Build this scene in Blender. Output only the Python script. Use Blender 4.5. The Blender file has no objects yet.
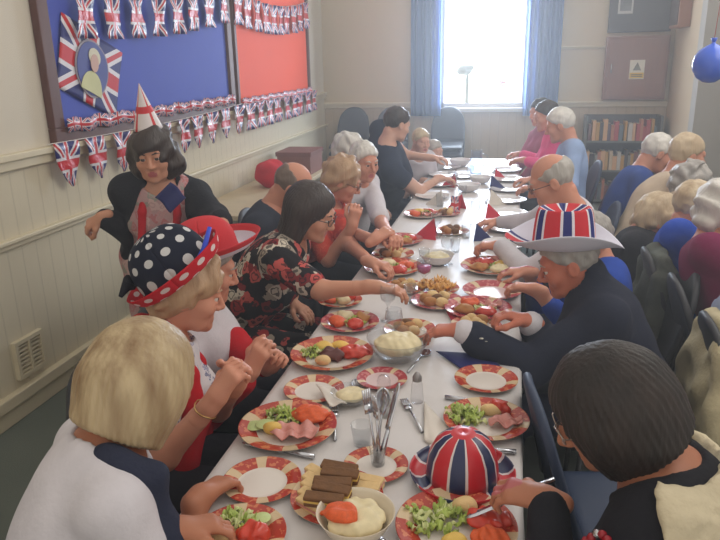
import bpy, math, random
import numpy as np
from mathutils import Vector, Matrix
random.seed(7); np.random.seed(7)
PI = math.pi
SC = bpy.context.scene
COL = SC.collection

# ---------------------------------------------------------------- camera
F = 680.0                      # focal length in pixels of a 720 px wide frame
CAM = np.array([0.0, 0.0, 1.73])
def _cam_axes():
    y = np.array([158.0, 216.0, -F]); y /= np.linalg.norm(y)
    xn = 45.0; yn = (F*F + 158.0*xn)/216.0
    d = np.array([xn, -yn, -F]); d /= np.linalg.norm(d)
    z = -d
    return np.array([np.cross(y, z), y, z])
R = _cam_axes()
cd = bpy.data.cameras.new('camera'); cam = bpy.data.objects.new('camera', cd); COL.objects.link(cam)
cd.sensor_width = 36.0; cd.lens = 36.0*F/720.0; cd.clip_end = 100
m4 = Matrix([list(R[i]) + [CAM[i]] for i in range(3)] + [[0, 0, 0, 1]])
cam.matrix_world = m4
SC.camera = cam
# ---------------------------------------------------------------- light
w = bpy.data.worlds.new('hall_daylight'); SC.world = w; w.use_nodes = True
bg = w.node_tree.nodes['Background']
bg.inputs[0].default_value = (1.0, 0.93, 0.84, 1); bg.inputs[1].default_value = 0.76
def area(name, loc, rot, sx, sy, power, color):
    l = bpy.data.lights.new(name, 'AREA'); l.shape = 'RECTANGLE'; l.size = sx; l.size_y = sy
    l.energy = power; l.color = color
    o = bpy.data.objects.new(name, l); o.location = loc; o.rotation_euler = rot; COL.objects.link(o)
    return o
area('window_daylight', (-0.4, 8.66, 1.85), (-PI/2, 0, 0), 0.95, 1.45, 100, (0.72, 0.84, 1.0))
area('unseen_side_window_fill', (1.65, 3.6, 3.0), (0, math.radians(50), 0), 1.2, 3.2, 34, (1.0, 0.97, 0.92))  # added fill lamp for presumed side windows out of view
SC.view_settings.view_transform = 'Standard'; SC.view_settings.look = 'None'
SC.view_settings.gamma = 1; SC.view_settings.use_curve_mapping = False
SC.view_settings.exposure = 0.17
SC.cycles.use_denoising = True
SC.cycles.max_bounces = 8; SC.cycles.transmission_bounces = 8; SC.cycles.transparent_max_bounces = 24
SC.cycles.caustics_reflective = False; SC.cycles.caustics_refractive = False

# ---------------------------------------------------------------- measuring helpers: points of the hall
def at(px, py, d):             # the point d metres away in the direction measured on the photograph
    return Vector(CAM + R @ (np.array([px-360, -(py-270), -F])/F*d))
def onz(px, py, z):
    r = R @ np.array([px-360, -(py-270), -F]); t = (z-CAM[2])/r[2]; return Vector(CAM + t*r)
def onx(px, py, x):
    r = R @ np.array([px-360, -(py-270), -F]); t = (x-CAM[0])/r[0]; return Vector(CAM + t*r)
def ony(px, py, y):
    r = R @ np.array([px-360, -(py-270), -F]); t = (y-CAM[1])/r[1]; return Vector(CAM + t*r)

# ---------------------------------------------------------------- materials
MATS = {}
def lin(c):                    # 0-255 display colour to linear
    return tuple(((v/255.0)/12.92 if v/255.0 <= .04045 else ((v/255.0+.055)/1.055)**2.4) for v in c)
class X:                       # small expression builder over shader math nodes
    def __init__(s, nt, v): s.nt = nt; s.v = v
    def op(s, o, b=None, c=None, clamp=False):
        n = s.nt.nodes.new('ShaderNodeMath'); n.operation = o; n.use_clamp = clamp
        for i, q in enumerate((s, b, c)):
            if q is None: continue
            if isinstance(q, X): q = q.v
            if isinstance(q, (int, float)): n.inputs[i].default_value = q
            else: s.nt.links.new(q, n.inputs[i])
        return X(s.nt, n.outputs[0])
    def __add__(a, b): return a.op('ADD', b)
    def __sub__(a, b): return a.op('SUBTRACT', b)
    def __mul__(a, b): return a.op('MULTIPLY', b)
    def abs(a): return a.op('ABSOLUTE')
    def lt(a, b): return a.op('LESS_THAN', b)
    def gt(a, b): return a.op('GREATER_THAN', b)
    def mn(a, b): return a.op('MINIMUM', b)
    def mx(a, b): return a.op('MAXIMUM', b)
    def fract(a): return a.op('FRACT')
    def sin(a): return a.op('SINE')
def newmat(name, rough=.8, metal=0.0, spec=.5):
    m = bpy.data.materials.new(name); m.use_nodes = True
    b = m.node_tree.nodes['Principled BSDF']
    b.inputs['Roughness'].default_value = rough; b.inputs['Metallic'].default_value = metal
    b.inputs['Specular IOR Level'].default_value = spec
    return m, m.node_tree, b
def coords(nt, kind='Object'):
    n = nt.nodes.new('ShaderNodeTexCoord'); return n.outputs[kind]
def split(nt, s):
    n = nt.nodes.new('ShaderNodeSeparateXYZ'); nt.links.new(s, n.inputs[0])
    return [X(nt, n.outputs[i]) for i in range(3)]
def mixc(nt, fac, a, b):
    n = nt.nodes.new('ShaderNodeMix'); n.data_type = 'RGBA'
    for i, q in ((0, fac), (6, a), (7, b)):
        if isinstance(q, X): q = q.v
        if isinstance(q, (int, float)): n.inputs[i].default_value = q
        elif isinstance(q, tuple): n.inputs[i].default_value = (*q, 1) if len(q) == 3 else q
        else: nt.links.new(q, n.inputs[i])
    return n.outputs[2]
def noise(nt, vec, scale, detail=3, stretch=None):
    if stretch:
        mp = nt.nodes.new('ShaderNodeMapping'); mp.inputs['Scale'].default_value = stretch
        nt.links.new(vec, mp.inputs[0]); vec = mp.outputs[0]
    n = nt.nodes.new('ShaderNodeTexNoise'); n.inputs['Scale'].default_value = scale; n.inputs['Detail'].default_value = detail
    nt.links.new(vec, n.inputs['Vector']); return X(nt, n.outputs['Fac'])
def bump(nt, b, h, strength=.3, dist=.005):
    n = nt.nodes.new('ShaderNodeBump'); n.inputs['Strength'].default_value = strength; n.inputs['Distance'].default_value = dist
    nt.links.new(h.v if isinstance(h, X) else h, n.inputs['Height']); nt.links.new(n.outputs[0], b.inputs['Normal'])
def plain(name, c, rough=.8, metal=0.0, var=.12, scale=8, bumps=0.0, bscale=60, spec=.5, stretch=None):
    """c is a display colour 0-255; small procedural variation and optional fine bump"""
    if name in MATS: return MATS[name]
    m, nt, b = newmat(name, rough, metal, spec)
    co = coords(nt)
    a = lin(c); n = noise(nt, co, scale, 3, stretch)
    lo = tuple(x*(1-var) for x in a); hi = tuple(min(1, x*(1+var)) for x in a)
    nt.links.new(mixc(nt, n, lo, hi), b.inputs['Base Color'])
    if bumps: bump(nt, b, noise(nt, co, bscale, 2), bumps, .003)
    MATS[name] = m; return m
def cloth(name, c, wr=.5): return plain('cloth_'+name, c, .92, 0, .18, 14, wr, 90, .2)
def skin(name, c):
    if 'skin_'+name in MATS: return MATS['skin_'+name]
    m, nt, b = newmat('skin_'+name, .5, 0, .35)
    co = coords(nt); a = lin(c)
    n = noise(nt, co, 9, 2); n2 = noise(nt, co, 40, 2)
    c1 = mixc(nt, n, a, (min(1, a[0]*1.05), a[1]*.86, a[2]*.80))
    nt.links.new(mixc(nt, n2*.25, c1, tuple(x*.8 for x in a)), b.inputs['Base Color'])
    b.inputs['Subsurface Weight'].default_value = .06
    b.inputs['Subsurface Radius'].default_value = (.02, .008, .004)
    MATS['skin_'+name] = m; return m
def hairmat(name, c1, c2, rough=.45):
    if 'hair_'+name in MATS: return MATS['hair_'+name]
    m, nt, b = newmat('hair_'+name, rough, 0, .45)
    co = coords(nt)
    n = noise(nt, co, 22, 4, (1, 1, .1)); n2 = noise(nt, co, 90, 2, (1, 1, .06))
    f = (n*1.8-.4).op('MULTIPLY', 1, clamp=True)
    nt.links.new(mixc(nt, f, lin(c1), lin(c2)), b.inputs['Base Color'])
    bump(nt, b, n2+n, .6, .006)
    MATS['hair_'+name] = m; return m
BLUE = lin((28, 34, 110)); RED = lin((200, 30, 42)); WHITE = lin((225, 222, 228))
def jack_color(nt, x, y):      # x,y in -1..1 over the flag
    x = x*1.6667
    gx = x.abs().mn(y.abs())
    d = (y-x*.6).abs().mn((y+x*.6).abs())*.857
    c = mixc(nt, d.lt(.2), BLUE, WHITE)
    c = mixc(nt, d.lt(.075), c, RED)
    c = mixc(nt, gx.lt(.34), c, WHITE)
    return mixc(nt, gx.lt(.21), c, RED)
def jackmat(name='union_flag', rough=.5, repeat=(1, 1), metal=0.0):
    if name in MATS: return MATS[name]
    m, nt, b = newmat(name, rough, metal)
    u, v, _ = split(nt, coords(nt, 'UV'))
    u = (u*repeat[0]).fract()*2-1; v = (v*repeat[1]).fract()*2-1
    nt.links.new(jack_color(nt, u, v), b.inputs['Base Color'])
    if metal or rough < .4: bump(nt, b, noise(nt, coords(nt), 60, 2), .8, .004)
    MATS[name] = m; return m
def glass(name='clear_glass', col=(.93, .94, .95), rough=.03):
    """thin walled glass: light passes straight through, the surface mirrors by its angle"""
    if name in MATS: return MATS[name]
    m = bpy.data.materials.new(name); m.use_nodes = True; nt = m.node_tree
    nt.nodes.remove(nt.nodes['Principled BSDF']); out = nt.nodes['Material Output']
    t = nt.nodes.new('ShaderNodeBsdfTransparent'); t.inputs[0].default_value = (*col, 1)
    g = nt.nodes.new('ShaderNodeBsdfGlossy'); g.inputs['Roughness'].default_value = max(.04, rough)
    lw = nt.nodes.new('ShaderNodeLayerWeight'); lw.inputs[0].default_value = .5
    f = X(nt, lw.outputs['Facing']).op('POWER', 3)*.45+.05
    mx = nt.nodes.new('ShaderNodeMixShader'); nt.links.new(f.v, mx.inputs[0]); nt.links.new(t.outputs[0], mx.inputs[1]); nt.links.new(g.outputs[0], mx.inputs[2]); nt.links.new(mx.outputs[0], out.inputs[0])
    MATS[name] = m; return m
STEEL = plain('polished_steel', (200, 202, 208), .22, 1.0, .05)

# ---------------------------------------------------------------- object helpers
def tag(o, label=None, cat=None, group=None, kind=None):
    if label: o['label'] = label
    if cat: o['category'] = cat
    if group: o['group'] = group
    if kind: o['kind'] = kind
    return o
def empty(name, loc, label=None, cat=None, group=None, rz=0):
    o = bpy.data.objects.new(name, None); o.empty_display_size = .1
    o.location = loc; o.rotation_euler = (0, 0, rz); COL.objects.link(o)
    return tag(o, label, cat, group)
def origin_of(p):
    v = Vector((0, 0, 0))
    while p is not None: v = v+p.location; p = p.parent
    return v
def mk(name, verts, faces, mat, parent=None, smooth=True, uv=None, world=True, loc=None, mids=None, mod=None):
    """verts in world metres (or in the parent's frame when world=False)"""
    V = np.array(verts, dtype=np.float64).reshape(-1, 3)
    if loc is not None: org = np.array(loc)
    elif parent is not None and world: org = np.array(origin_of(parent))
    elif parent is None and world and len(V):
        org = np.array([(V[:, 0].min()+V[:, 0].max())/2, (V[:, 1].min()+V[:, 1].max())/2, V[:, 2].min()])
    else: org = np.zeros(3)
    V = V-org
    me = bpy.data.meshes.new(name)
    if isinstance(faces, np.ndarray) and faces.ndim == 2:
        n = faces.shape[1]
        me.vertices.add(len(V)); me.vertices.foreach_set('co', V.astype(np.float32).ravel())
        me.loops.add(faces.size); me.loops.foreach_set('vertex_index', faces.astype(np.int32).ravel())
        me.polygons.add(len(faces)); me.polygons.foreach_set('loop_start', np.arange(0, faces.size, n, dtype=np.int32))
        me.update(calc_edges=True)
    else:
        me.from_pydata([tuple(v) for v in V], [], [tuple(int(i) for i in f) for f in faces]); me.update()
    if smooth: me.polygons.foreach_set('use_smooth', [True]*len(me.polygons))
    for mm in (mat if isinstance(mat, (list, tuple)) else [mat]): me.materials.append(mm)
    if mids is not None: me.polygons.foreach_set('material_index', np.array(mids, dtype=np.int32))
    if uv is not None:
        l = me.uv_layers.new(name='UVMap'); li = np.zeros(len(me.loops), dtype=np.int32)
        me.loops.foreach_get('vertex_index', li); l.data.foreach_set('uv', np.array(uv, dtype=np.float32)[li].ravel())
    o = bpy.data.objects.new(name, me); COL.objects.link(o)
    if parent is not None: o.parent = parent
    if parent is None and world: o.location = org
    elif loc is not None and parent is not None: o.location = org-np.array(origin_of(parent))
    if mod:
        for k, v in mod.items():
            if k == 'bevel':
                b = o.modifiers.new('bevel', 'BEVEL'); b.width = v; b.segments = 2; b.limit_method = 'ANGLE'
            if k == 'solid':
                b = o.modifiers.new('solid', 'SOLIDIFY'); b.thickness = v; b.offset = 0
            if k == 'sub':
                b = o.modifiers.new('sub', 'SUBSURF'); b.levels = v; b.render_levels = v
    return o
class MB:
    def __init__(s): s.v = []; s.f = []; s.uv = []; s.m = []
    def add(s, V, Fc, uv=None, m=0):
        k = len(s.v); s.v += [tuple(map(float, p)) for p in V]; s.f += [tuple(int(i)+k for i in f) for f in Fc]
        s.uv += list(uv) if uv is not None else [(0, 0)]*len(V); s.m += [m]*len(Fc); return s
    def box(s, lo, hi, m=0, M=None):
        (a, b, c), (d, e, f) = lo, hi
        V = [Vector(p) for p in ((a, b, c), (d, b, c), (d, e, c), (a, e, c), (a, b, f), (d, b, f), (d, e, f), (a, e, f))]
        if M is not None: V = [M @ p for p in V]
        return s.add(V, [(0, 3, 2, 1), (4, 5, 6, 7), (0, 1, 5, 4), (1, 2, 6, 5), (2, 3, 7, 6), (3, 0, 4, 7)], m=m)
    def tube(s, pts, r, n=8, m=0, cap=True):
        P = [Vector(p) for p in pts]; rr = r if isinstance(r, (list, tuple)) else [r]*len(P)
        V = []; Fc = []; ref = None
        for i, p in enumerate(P):
            t = (P[min(i+1, len(P)-1)]-P[max(i-1, 0)])
            t = t.normalized() if t.length > 1e-9 else Vector((0, 0, 1))
            if ref is None:
                ref = Vector((0, 0, 1)) if abs(t.z) < .9 else Vector((1, 0, 0))
            a = t.cross(ref).normalized(); b = a.cross(t).normalized(); ref = b
            for j in range(n):
                q = 2*PI*j/n; V.append(p+(a*math.cos(q)+b*math.sin(q))*rr[i])
        for i in range(len(P)-1):
            for j in range(n):
                Fc.append((i*n+j, i*n+(j+1) % n, (i+1)*n+(j+1) % n, (i+1)*n+j))
        if cap: Fc += [tuple(range(n-1, -1, -1)), tuple((len(P)-1)*n+j for j in range(n))]
        return s.add(V, Fc, m=m)
    def lathe(s, prof, n=32, c=(0, 0, 0), m=0, sx=1, sy=1, wob=None):
        V = []; Fc = []; k = len(prof); uv = []
        for i, (r, z) in enumerate(prof):
            for j in range(n):
                q = 2*PI*j/n; rr = r*(1+(wob(q, i) if wob else 0))
                V.append((c[0]+rr*math.cos(q)*sx, c[1]+rr*math.sin(q)*sy, c[2]+z)); uv.append((j/n, i/(k-1)))
        for i in range(k-1):
            for j in range(n):
                Fc.append((i*n+j, i*n+(j+1) % n, (i+1)*n+(j+1) % n, (i+1)*n+j))
        return s.add(V, Fc, uv, m)
    def grid(s, fn, nu, nv, m=0, wrap=False):
        V = []; uv = []; Fc = []
        for i in range(nu+1):
            for j in range(nv+1):
                V.append(fn(i/nu, j/nv)); uv.append((i/nu, j/nv))
        for i in range(nu):
            for j in range(nv):
                a = i*(nv+1)+j; Fc.append((a, a+nv+1, a+nv+2, a+1))
        return s.add(V, Fc, uv, m)
    def go(s, name, mat, parent=None, smooth=True, world=True, uvs=False, **k):
        return mk(name, s.v, s.f, mat, parent, smooth, uv=s.uv if uvs else None, world=world,
                  mids=s.m if isinstance(mat, (list, tuple)) and len(mat) > 1 else None, **k)
def copy_thing(o, loc, rz=None, label=None):
    c = o.copy(); COL.objects.link(c); c.location = loc
    if rz is not None: c.rotation_euler = (0, 0, rz)
    if label: c['label'] = label
    for ch in list(o.children):
        d = ch.copy(); COL.objects.link(d); d.parent = c
        for g in list(ch.children):
            e = g.copy(); COL.objects.link(e); e.parent = d
    return c

# ---------------------------------------------------------------- soft shapes: signed distance fields turned into one surface
class SDF:
    def __init__(s): s.p = []
    def cone(s, a, b, ra, rb, k=.02, op='+'):
        a = np.array(a, float); b = np.array(b, float); s.p.append(('c', a, b, ra, rb, k, op)); return s
    def chain(s, pts, rs, k=.02, op='+'):
        for i in range(len(pts)-1): s.cone(pts[i], pts[i+1], rs[i], rs[i+1], k, op)
        return s
    def ell(s, c, r, M=None, k=.02, op='+'):
        s.p.append(('e', np.array(c, float), np.array(r, float), None if M is None else np.array(M, float), 0, k, op)); return s
    def plane(s, p, n, k=.01):         # keeps the side the normal points away from
        s.p.append(('p', np.array(p, float), np.array(n, float)/np.linalg.norm(n), 0, 0, k, '-')); return s
    def inflated(s, e):
        t = SDF()
        for q in s.p:
            if q[0] == 'c': t.p.append(('c', q[1], q[2], q[3]+e, q[4]+e, q[5], q[6]))
            else: t.p.append(('e', q[1], q[2]+e, q[3], 0, q[5], q[6]))
        return t
    def mesh(s, h, disp=None, lo=None, hi=None):
        L = []; H = []
        for q in s.p:
            if q[6] != '+': continue
            if q[0] == 'c':
                r = max(q[3], q[4]); L.append(np.minimum(q[1], q[2])-r); H.append(np.maximum(q[1], q[2])+r)
            elif q[0] == 'e':
                r = q[2].max() if q[3] is not None else q[2]; L.append(q[1]-r); H.append(q[1]+r)
        o = np.min(L, axis=0)-.02-2*h; e = np.max(H, axis=0)+.02+2*h
        if lo is not None: o = np.maximum(o, lo)
        if hi is not None: e = np.minimum(e, hi)
        n = np.maximum(3, np.ceil((e-o)/h).astype(int)+1)
        D = np.full(n, 1.0, dtype=np.float32)
        ax = [o[i]+np.arange(n[i])*h for i in range(3)]
        for q in s.p:
            k = q[5]
            if q[0] == 'c':
                r = max(q[3], q[4]); l = np.minimum(q[1], q[2])-r; u = np.maximum(q[1], q[2])+r
            elif q[0] == 'e':
                r = q[2].max() if q[3] is not None else q[2]; l = q[1]-r; u = q[1]+r
            else: l = o; u = e
            pad = k+2.5*h
            i0 = np.clip(np.floor((l-pad-o)/h).astype(int), 0, n); i1 = np.clip(np.ceil((u+pad-o)/h).astype(int)+1, 0, n)
            if (i1 <= i0).any(): continue
            sl = tuple(slice(i0[i], i1[i]) for i in range(3))
            x = (ax[0][sl[0]])[:, None, None]; y = (ax[1][sl[1]])[None, :, None]; z = (ax[2][sl[2]])[None, None, :]
            if q[0] == 'c':
                a, b = q[1], q[2]; ba = b-a; l2 = max(1e-12, ba@ba)
                px, py, pz = x-a[0], y-a[1], z-a[2]
                t = np.clip((px*ba[0]+py*ba[1]+pz*ba[2])/l2, 0, 1)
                d = np.sqrt((px-t*ba[0])**2+(py-t*ba[1])**2+(pz-t*ba[2])**2)-(q[3]+(q[4]-q[3])*t)
            elif q[0] == 'e':
                c, r, M = q[1], q[2], q[3]
                px, py, pz = x-c[0], y-c[1], z-c[2]
                if M is not None:
                    px, py, pz = (M[0][0]*px+M[0][1]*py+M[0][2]*pz, M[1][0]*px+M[1][1]*py+M[1][2]*pz, M[2][0]*px+M[2][1]*py+M[2][2]*pz)
                k0 = np.sqrt((px/r[0])**2+(py/r[1])**2+(pz/r[2])**2)
                k1 = np.sqrt((px/r[0]**2)**2+(py/r[1]**2)**2+(pz/r[2]**2)**2)
                d = k0*(k0-1)/np.maximum(k1, 1e-9)
            else:
                d = -((x-q[1][0])*q[2][0]+(y-q[1][1])*q[2][1]+(z-q[1][2])*q[2][2])
            A = D[sl]
            if q[6] == '+':
                hh = np.maximum(k-np.abs(A-d), 0)/k; D[sl] = np.minimum(A, d)-hh*hh*k/4
            else:
                d = -d; hh = np.maximum(k-np.abs(A-d), 0)/k; D[sl] = np.maximum(A, d)+hh*hh*k/4
        if disp is not None:
            w = np.argwhere(np.abs(D) < .03)
            P = o+w*h
            D[w[:, 0], w[:, 1], w[:, 2]] += disp(P[:, 0], P[:, 1], P[:, 2]).astype(np.float32)
        D[0] = D[-1] = 1; D[:, 0] = D[:, -1] = 1; D[:, :, 0] = D[:, :, -1] = 1
        return surfnet(D, o, h)
def surfnet(D, o, h):
    S = D < 0
    c = np.zeros(tuple(np.array(D.shape)-1), dtype=np.int8)
    cor = [(i, j, k) for i in (0, 1) for j in (0, 1) for k in (0, 1)]
    nx, ny, nz = D.shape
    for i, j, k in cor: c += S[i:nx-1+i, j:ny-1+j, k:nz-1+k]
    idx = np.argwhere((c > 0) & (c < 8))
    pos = np.zeros((len(idx), 3)); cnt = np.zeros(len(idx))
    for a in cor:
        for ax in range(3):
            if a[ax]: continue
            b = list(a); b[ax] = 1
            va = D[idx[:, 0]+a[0], idx[:, 1]+a[1], idx[:, 2]+a[2]]; vb = D[idx[:, 0]+b[0], idx[:, 1]+b[1], idx[:, 2]+b[2]]
            m = (va < 0) != (vb < 0)
            t = np.where(m, va/np.where(m, va-vb, 1), 0)
            p = np.array(a, float)[None, :].repeat(len(idx), 0); p[:, ax] = t
            pos += p*m[:, None]; cnt += m
    V = o+(idx+pos/cnt[:, None])*h
    ids = np.full(c.shape, -1, dtype=np.int32); ids[idx[:, 0], idx[:, 1], idx[:, 2]] = np.arange(len(idx))
    Q = []
    for ax in range(3):
        a1, a2 = [(1, 2), (2, 0), (0, 1)][ax]
        s0 = [slice(0, n) for n in D.shape]; s1 = list(s0)
        s0[ax] = slice(0, D.shape[ax]-1); s1[ax] = slice(1, D.shape[ax])
        ch = S[tuple(s0)] != S[tuple(s1)]
        e = np.argwhere(ch)
        e = e[(e[:, a1] > 0) & (e[:, a2] > 0) & (e[:, a1] < D.shape[a1]-1) & (e[:, a2] < D.shape[a2]-1)]
        if not len(e): continue
        ins = S[e[:, 0], e[:, 1], e[:, 2]]
        def g(d1, d2):
            q = e.copy(); q[:, a1] += d1; q[:, a2] += d2; return ids[q[:, 0], q[:, 1], q[:, 2]]
        q = np.stack([g(-1, -1), g(0, -1), g(0, 0), g(-1, 0)], 1)
        q[~ins] = q[~ins][:, ::-1]
        Q.append(q)
    Q = np.concatenate(Q) if Q else np.zeros((0, 4), int)
    return V, Q[(Q >= 0).all(1)]
def join(parts):
    V = []; Q = []; k = 0
    for v, q in parts: V.append(v); Q.append(q+k); k += len(v)
    return np.concatenate(V), np.concatenate(Q)
def wavy(seed, amp, fr):       # smooth pseudo random displacement
    rs = np.random.RandomState(seed); dirs = rs.normal(size=(7, 3)); dirs /= np.linalg.norm(dirs, axis=1)[:, None]
    ph = rs.uniform(0, 6.28, 7); fq = fr*rs.uniform(.6, 1.6, 7)
    def f(x, y, z):
        s = 0
        for d, p, q in zip(dirs, ph, fq): s = s+np.sin((x*d[0]+y*d[1]+z*d[2])*q+p+1.3*np.sin((x*d[1]-y*d[2]+z*d[0])*q*.6+p))
        return amp*s/3.5
    return f
# ---------------------------------------------------------------- people
def unit(v): v = np.array(v, float); return v/max(1e-9, np.linalg.norm(v))
def frame(yaw, pitch=0, roll=0):    # columns right, forward, up ; degrees, pitch>0 looks down
    a = math.radians(yaw); p = math.radians(pitch); r = math.radians(roll)
    f = np.array([math.cos(a)*math.cos(p), math.sin(a)*math.cos(p), -math.sin(p)])
    rt = unit(np.cross(f, [0, 0, 1])); u = np.cross(rt, f)
    rt2 = rt*math.cos(r)+u*math.sin(r); u2 = np.cross(rt2, f)
    return np.array([rt2, f, u2]).T
def head_sdf(male, old=0):
    s = SDF()
    s.ell((0, -.014, .032), (.074, .094, .088), k=.01)
    s.ell((0, .022, -.035), (.06, .066, .078), k=.03)
    s.cone((-.03, .05, -.085), (.03, .05, -.085), .024, .024, .03)
    s.ell((0, .074, -.1), (.02, .018, .018), k=.025)
    s.cone((-.034, .078, .024), (.034, .078, .024), .012, .012, .02)
    s.ell((-.042, .06, -.03), (.024, .024, .024), k=.03); s.ell((.042, .06, -.03), (.024, .024, .024), k=.03)
    s.ell((-.03, .103, .002), (.017, .016, .011), k=.012, op='-'); s.ell((.03, .103, .002), (.017, .016, .011), k=.012, op='-')
    for q in (-1, 1):
        s.ell((q*.030, .0815, .0105), (.0155, .0135, .0065), k=.004); s.ell((q*.030, .080, -.0095), (.015, .0135, .005), k=.004)
    s.cone((0, .088, .01), (0, .108+.004*male, -.03), .007, .0115, .012)
    s.ell((-.011, .096, -.036), (.009, .01, .008), k=.008); s.ell((.011, .096, -.036), (.009, .01, .008), k=.008)
    s.cone((-.02, .082, -.064), (.02, .082, -.064), .0075, .0075, .01); s.cone((-.017, .082, -.075), (.017, .082, -.075), .0085, .0085, .008)
    s.cone((-.024, .096, -.0695), (.024, .096, -.0695), .0035, .0035, .004, '-')
    for q in (-1, 1):
        s.ell((q*.077, -.006, -.008), (.01, .021, .031), k=.008); s.ell((q*.088, .0, -.006), (.006, .011, .018), k=.006, op='-')
    s.cone((0, -.028, -.04), (0, -.04, -.15), .05+.006*male, .053+.006*male, .03)
    return s
_HM = {}
def head_mesh(male, h):
    key = (male, h)
    if key not in _HM: _HM[key] = head_sdf(male).mesh(h)
    return _HM[key]
def hair_mesh(style, h, L=.13, seed=1):
    s = SDF(); d = None
    wv = wavy(seed, .004, 60)
    def strands(amp, n):
        ww = wavy(seed+5, .6, 14)
        return lambda x, y, z: amp*np.sin(np.arctan2(x, y+.02)*n+ww(x, y, z)*1.6)+wv(x, y, z)*.5
    if style == 'bob':          # straight, chin length, fringe
        s.ell((0, -.016, .034), (.092, .112, .102), k=.01)
        s.ell((0, -.02, -.03), (.106, .112, .10), k=.05)
        s.cone((0, -.03, -.02), (0, -.035, -L), .1, .1, .05)
        s.ell((0, .128, -.055), (.066, .095, .115), k=.015, op='-')
        s.plane((0, 0, -L+.0), (0, -.2, -1), .012)
        d = strands(.0012, 46)
    elif style == 'long':       # shoulder length, parted, off the forehead
        s.ell((0, -.02, .034), (.09, .11, .1), k=.01)
        s.cone((-.05, -.03, 0), (-.055, -.04, -L), .052, .05, .05); s.cone((.05, -.03, 0), (.055, -.04, -L), .052, .05, .05)
        s.cone((0, -.06, 0), (0, -.07, -L), .06, .05, .05)
        s.ell((0, .13, -.03), (.068, .1, .1), k=.02, op='-')
        d = strands(.0014, 44)
    elif style == 'wavyset':    # short set hair of an elderly lady
        s.ell((0, -.018, .036), (.096, .115, .106), k=.01)
        s.ell((0, -.055, -.03), (.085, .065, .07), k=.04)
        s.ell((0, .13, -.03), (.064, .085, .095), k=.02, op='-')
        s.plane((0, .03, -.03), (0, .62, -.78), .02)
        w2 = wavy(seed, .011, 75); d = lambda x, y, z: w2(x, y, z)
    elif style == 'shaggy':     # loose thick hair standing out at the sides
        s.ell((0, -.01, .034), (.096, .115, .106), k=.01)
        s.ell((-.075, -.02, -.055), (.05, .06, .075), k=.05); s.ell((.075, -.02, -.055), (.05, .06, .075), k=.05)
        s.ell((0, -.06, -.05), (.09, .06, .08), k=.05)
        s.ell((0, .135, -.05), (.06, .085, .098), k=.02, op='-')
        w2 = wavy(seed, .01, 60); d = lambda x, y, z: w2(x, y, z)
    elif style in ('short', 'bald', 'thin'):
        t = {'short': .009, 'bald': .005, 'thin': .008}[style]
        s.ell((0, -.014, .032), (.076+t, .096+t, .09+t), k=.01)
        s.plane((0, 0, -.006 if style != 'bald' else -.012), (0, .66, -.75), .012)
        if style == 'bald': s.ell((0, .03, .16), (.1, .135, .13), k=.02, op='-')
        if style == 'thin': s.ell((0, .16, .1), (.1, .12, .07), k=.02, op='-')
        for q in (-1, 1): s.ell((q*.085, .0, -.008), (.02, .016, .024), k=.01, op='-')
        w2 = wavy(seed, .0035, 110); d = lambda x, y, z: w2(x, y, z)
    v, q = s.mesh(h, d)
    return v, q
def hand_sdf(W, d, n, curl, thumb_side, sc=1.0, spread=.0):
    """W wrist, d direction of the hand, n normal of the back of the hand, curl in degrees per joint, thumb_side +-1"""
    s = SDF(); d = unit(d); n = np.array(n, float); n = unit(n-d*(n@d)); t = np.cross(d, n)*thumb_side  # towards the thumb
    W = np.array(W, float)
    s.cone(W-d*.03, W+d*.02, .024*sc, .025*sc, .02)
    for q, r in ((-.024, .0135), (-.008, .0145), (.008, .0145), (.022, .014)):
        s.cone(W+d*.012*sc+t*q*.6*sc, W+(d*.082+t*q)*sc, .016*sc, r*sc, .014)
    fl = [(-.031, .058, .0078), (-.011, .074, .0088), (.010, .080, .0092), (.030, .072, .009)]
    for i, (q, l, r) in enumerate(fl):
        p = W+(d*(.086-.007*(i == 0))+t*q)*sc; dq = unit(d+t*q*spread*8); th = math.radians(curl*(.55+.05*i)); rr = r*sc
        for seg, fr in enumerate((.44, .32, .24)):
            dd = dq*math.cos(th)-n*math.sin(th)
            p2 = p+dd*l*fr*1.05*sc; s.cone(p, p2, rr*(1-.07*seg), rr*(.94-.08*seg), .006)
            p = p2; th += math.radians(curl)
    p0 = W+(d*.025+t*.02)*sc; p1 = p0+(d*.03+t*.026-n*.012)*sc; p2 = p1+(d*.032+t*.008-n*.014*(1+curl/60))*sc; p3 = p2+(d*.024-t*.006-n*.01*(curl/40))*sc
    s.chain([p0, p1, p2, p3], [.016*sc, .012*sc, .0105*sc, .008*sc], .01)
    return s
def ik(S, W, l1, l2, pole):
    v = W-S; L = np.linalg.norm(v)
    if L > (l1+l2)*.985:
        sc = L/((l1+l2)*.985); l1 *= sc; l2 *= sc
    a = (l1*l1-l2*l2+L*L)/(2*L); hgt = math.sqrt(max(1e-6, l1*l1-a*a)); vv = v/L
    p = unit(pole-vv*(pole@vv)); return S+vv*a+p*hgt
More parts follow.
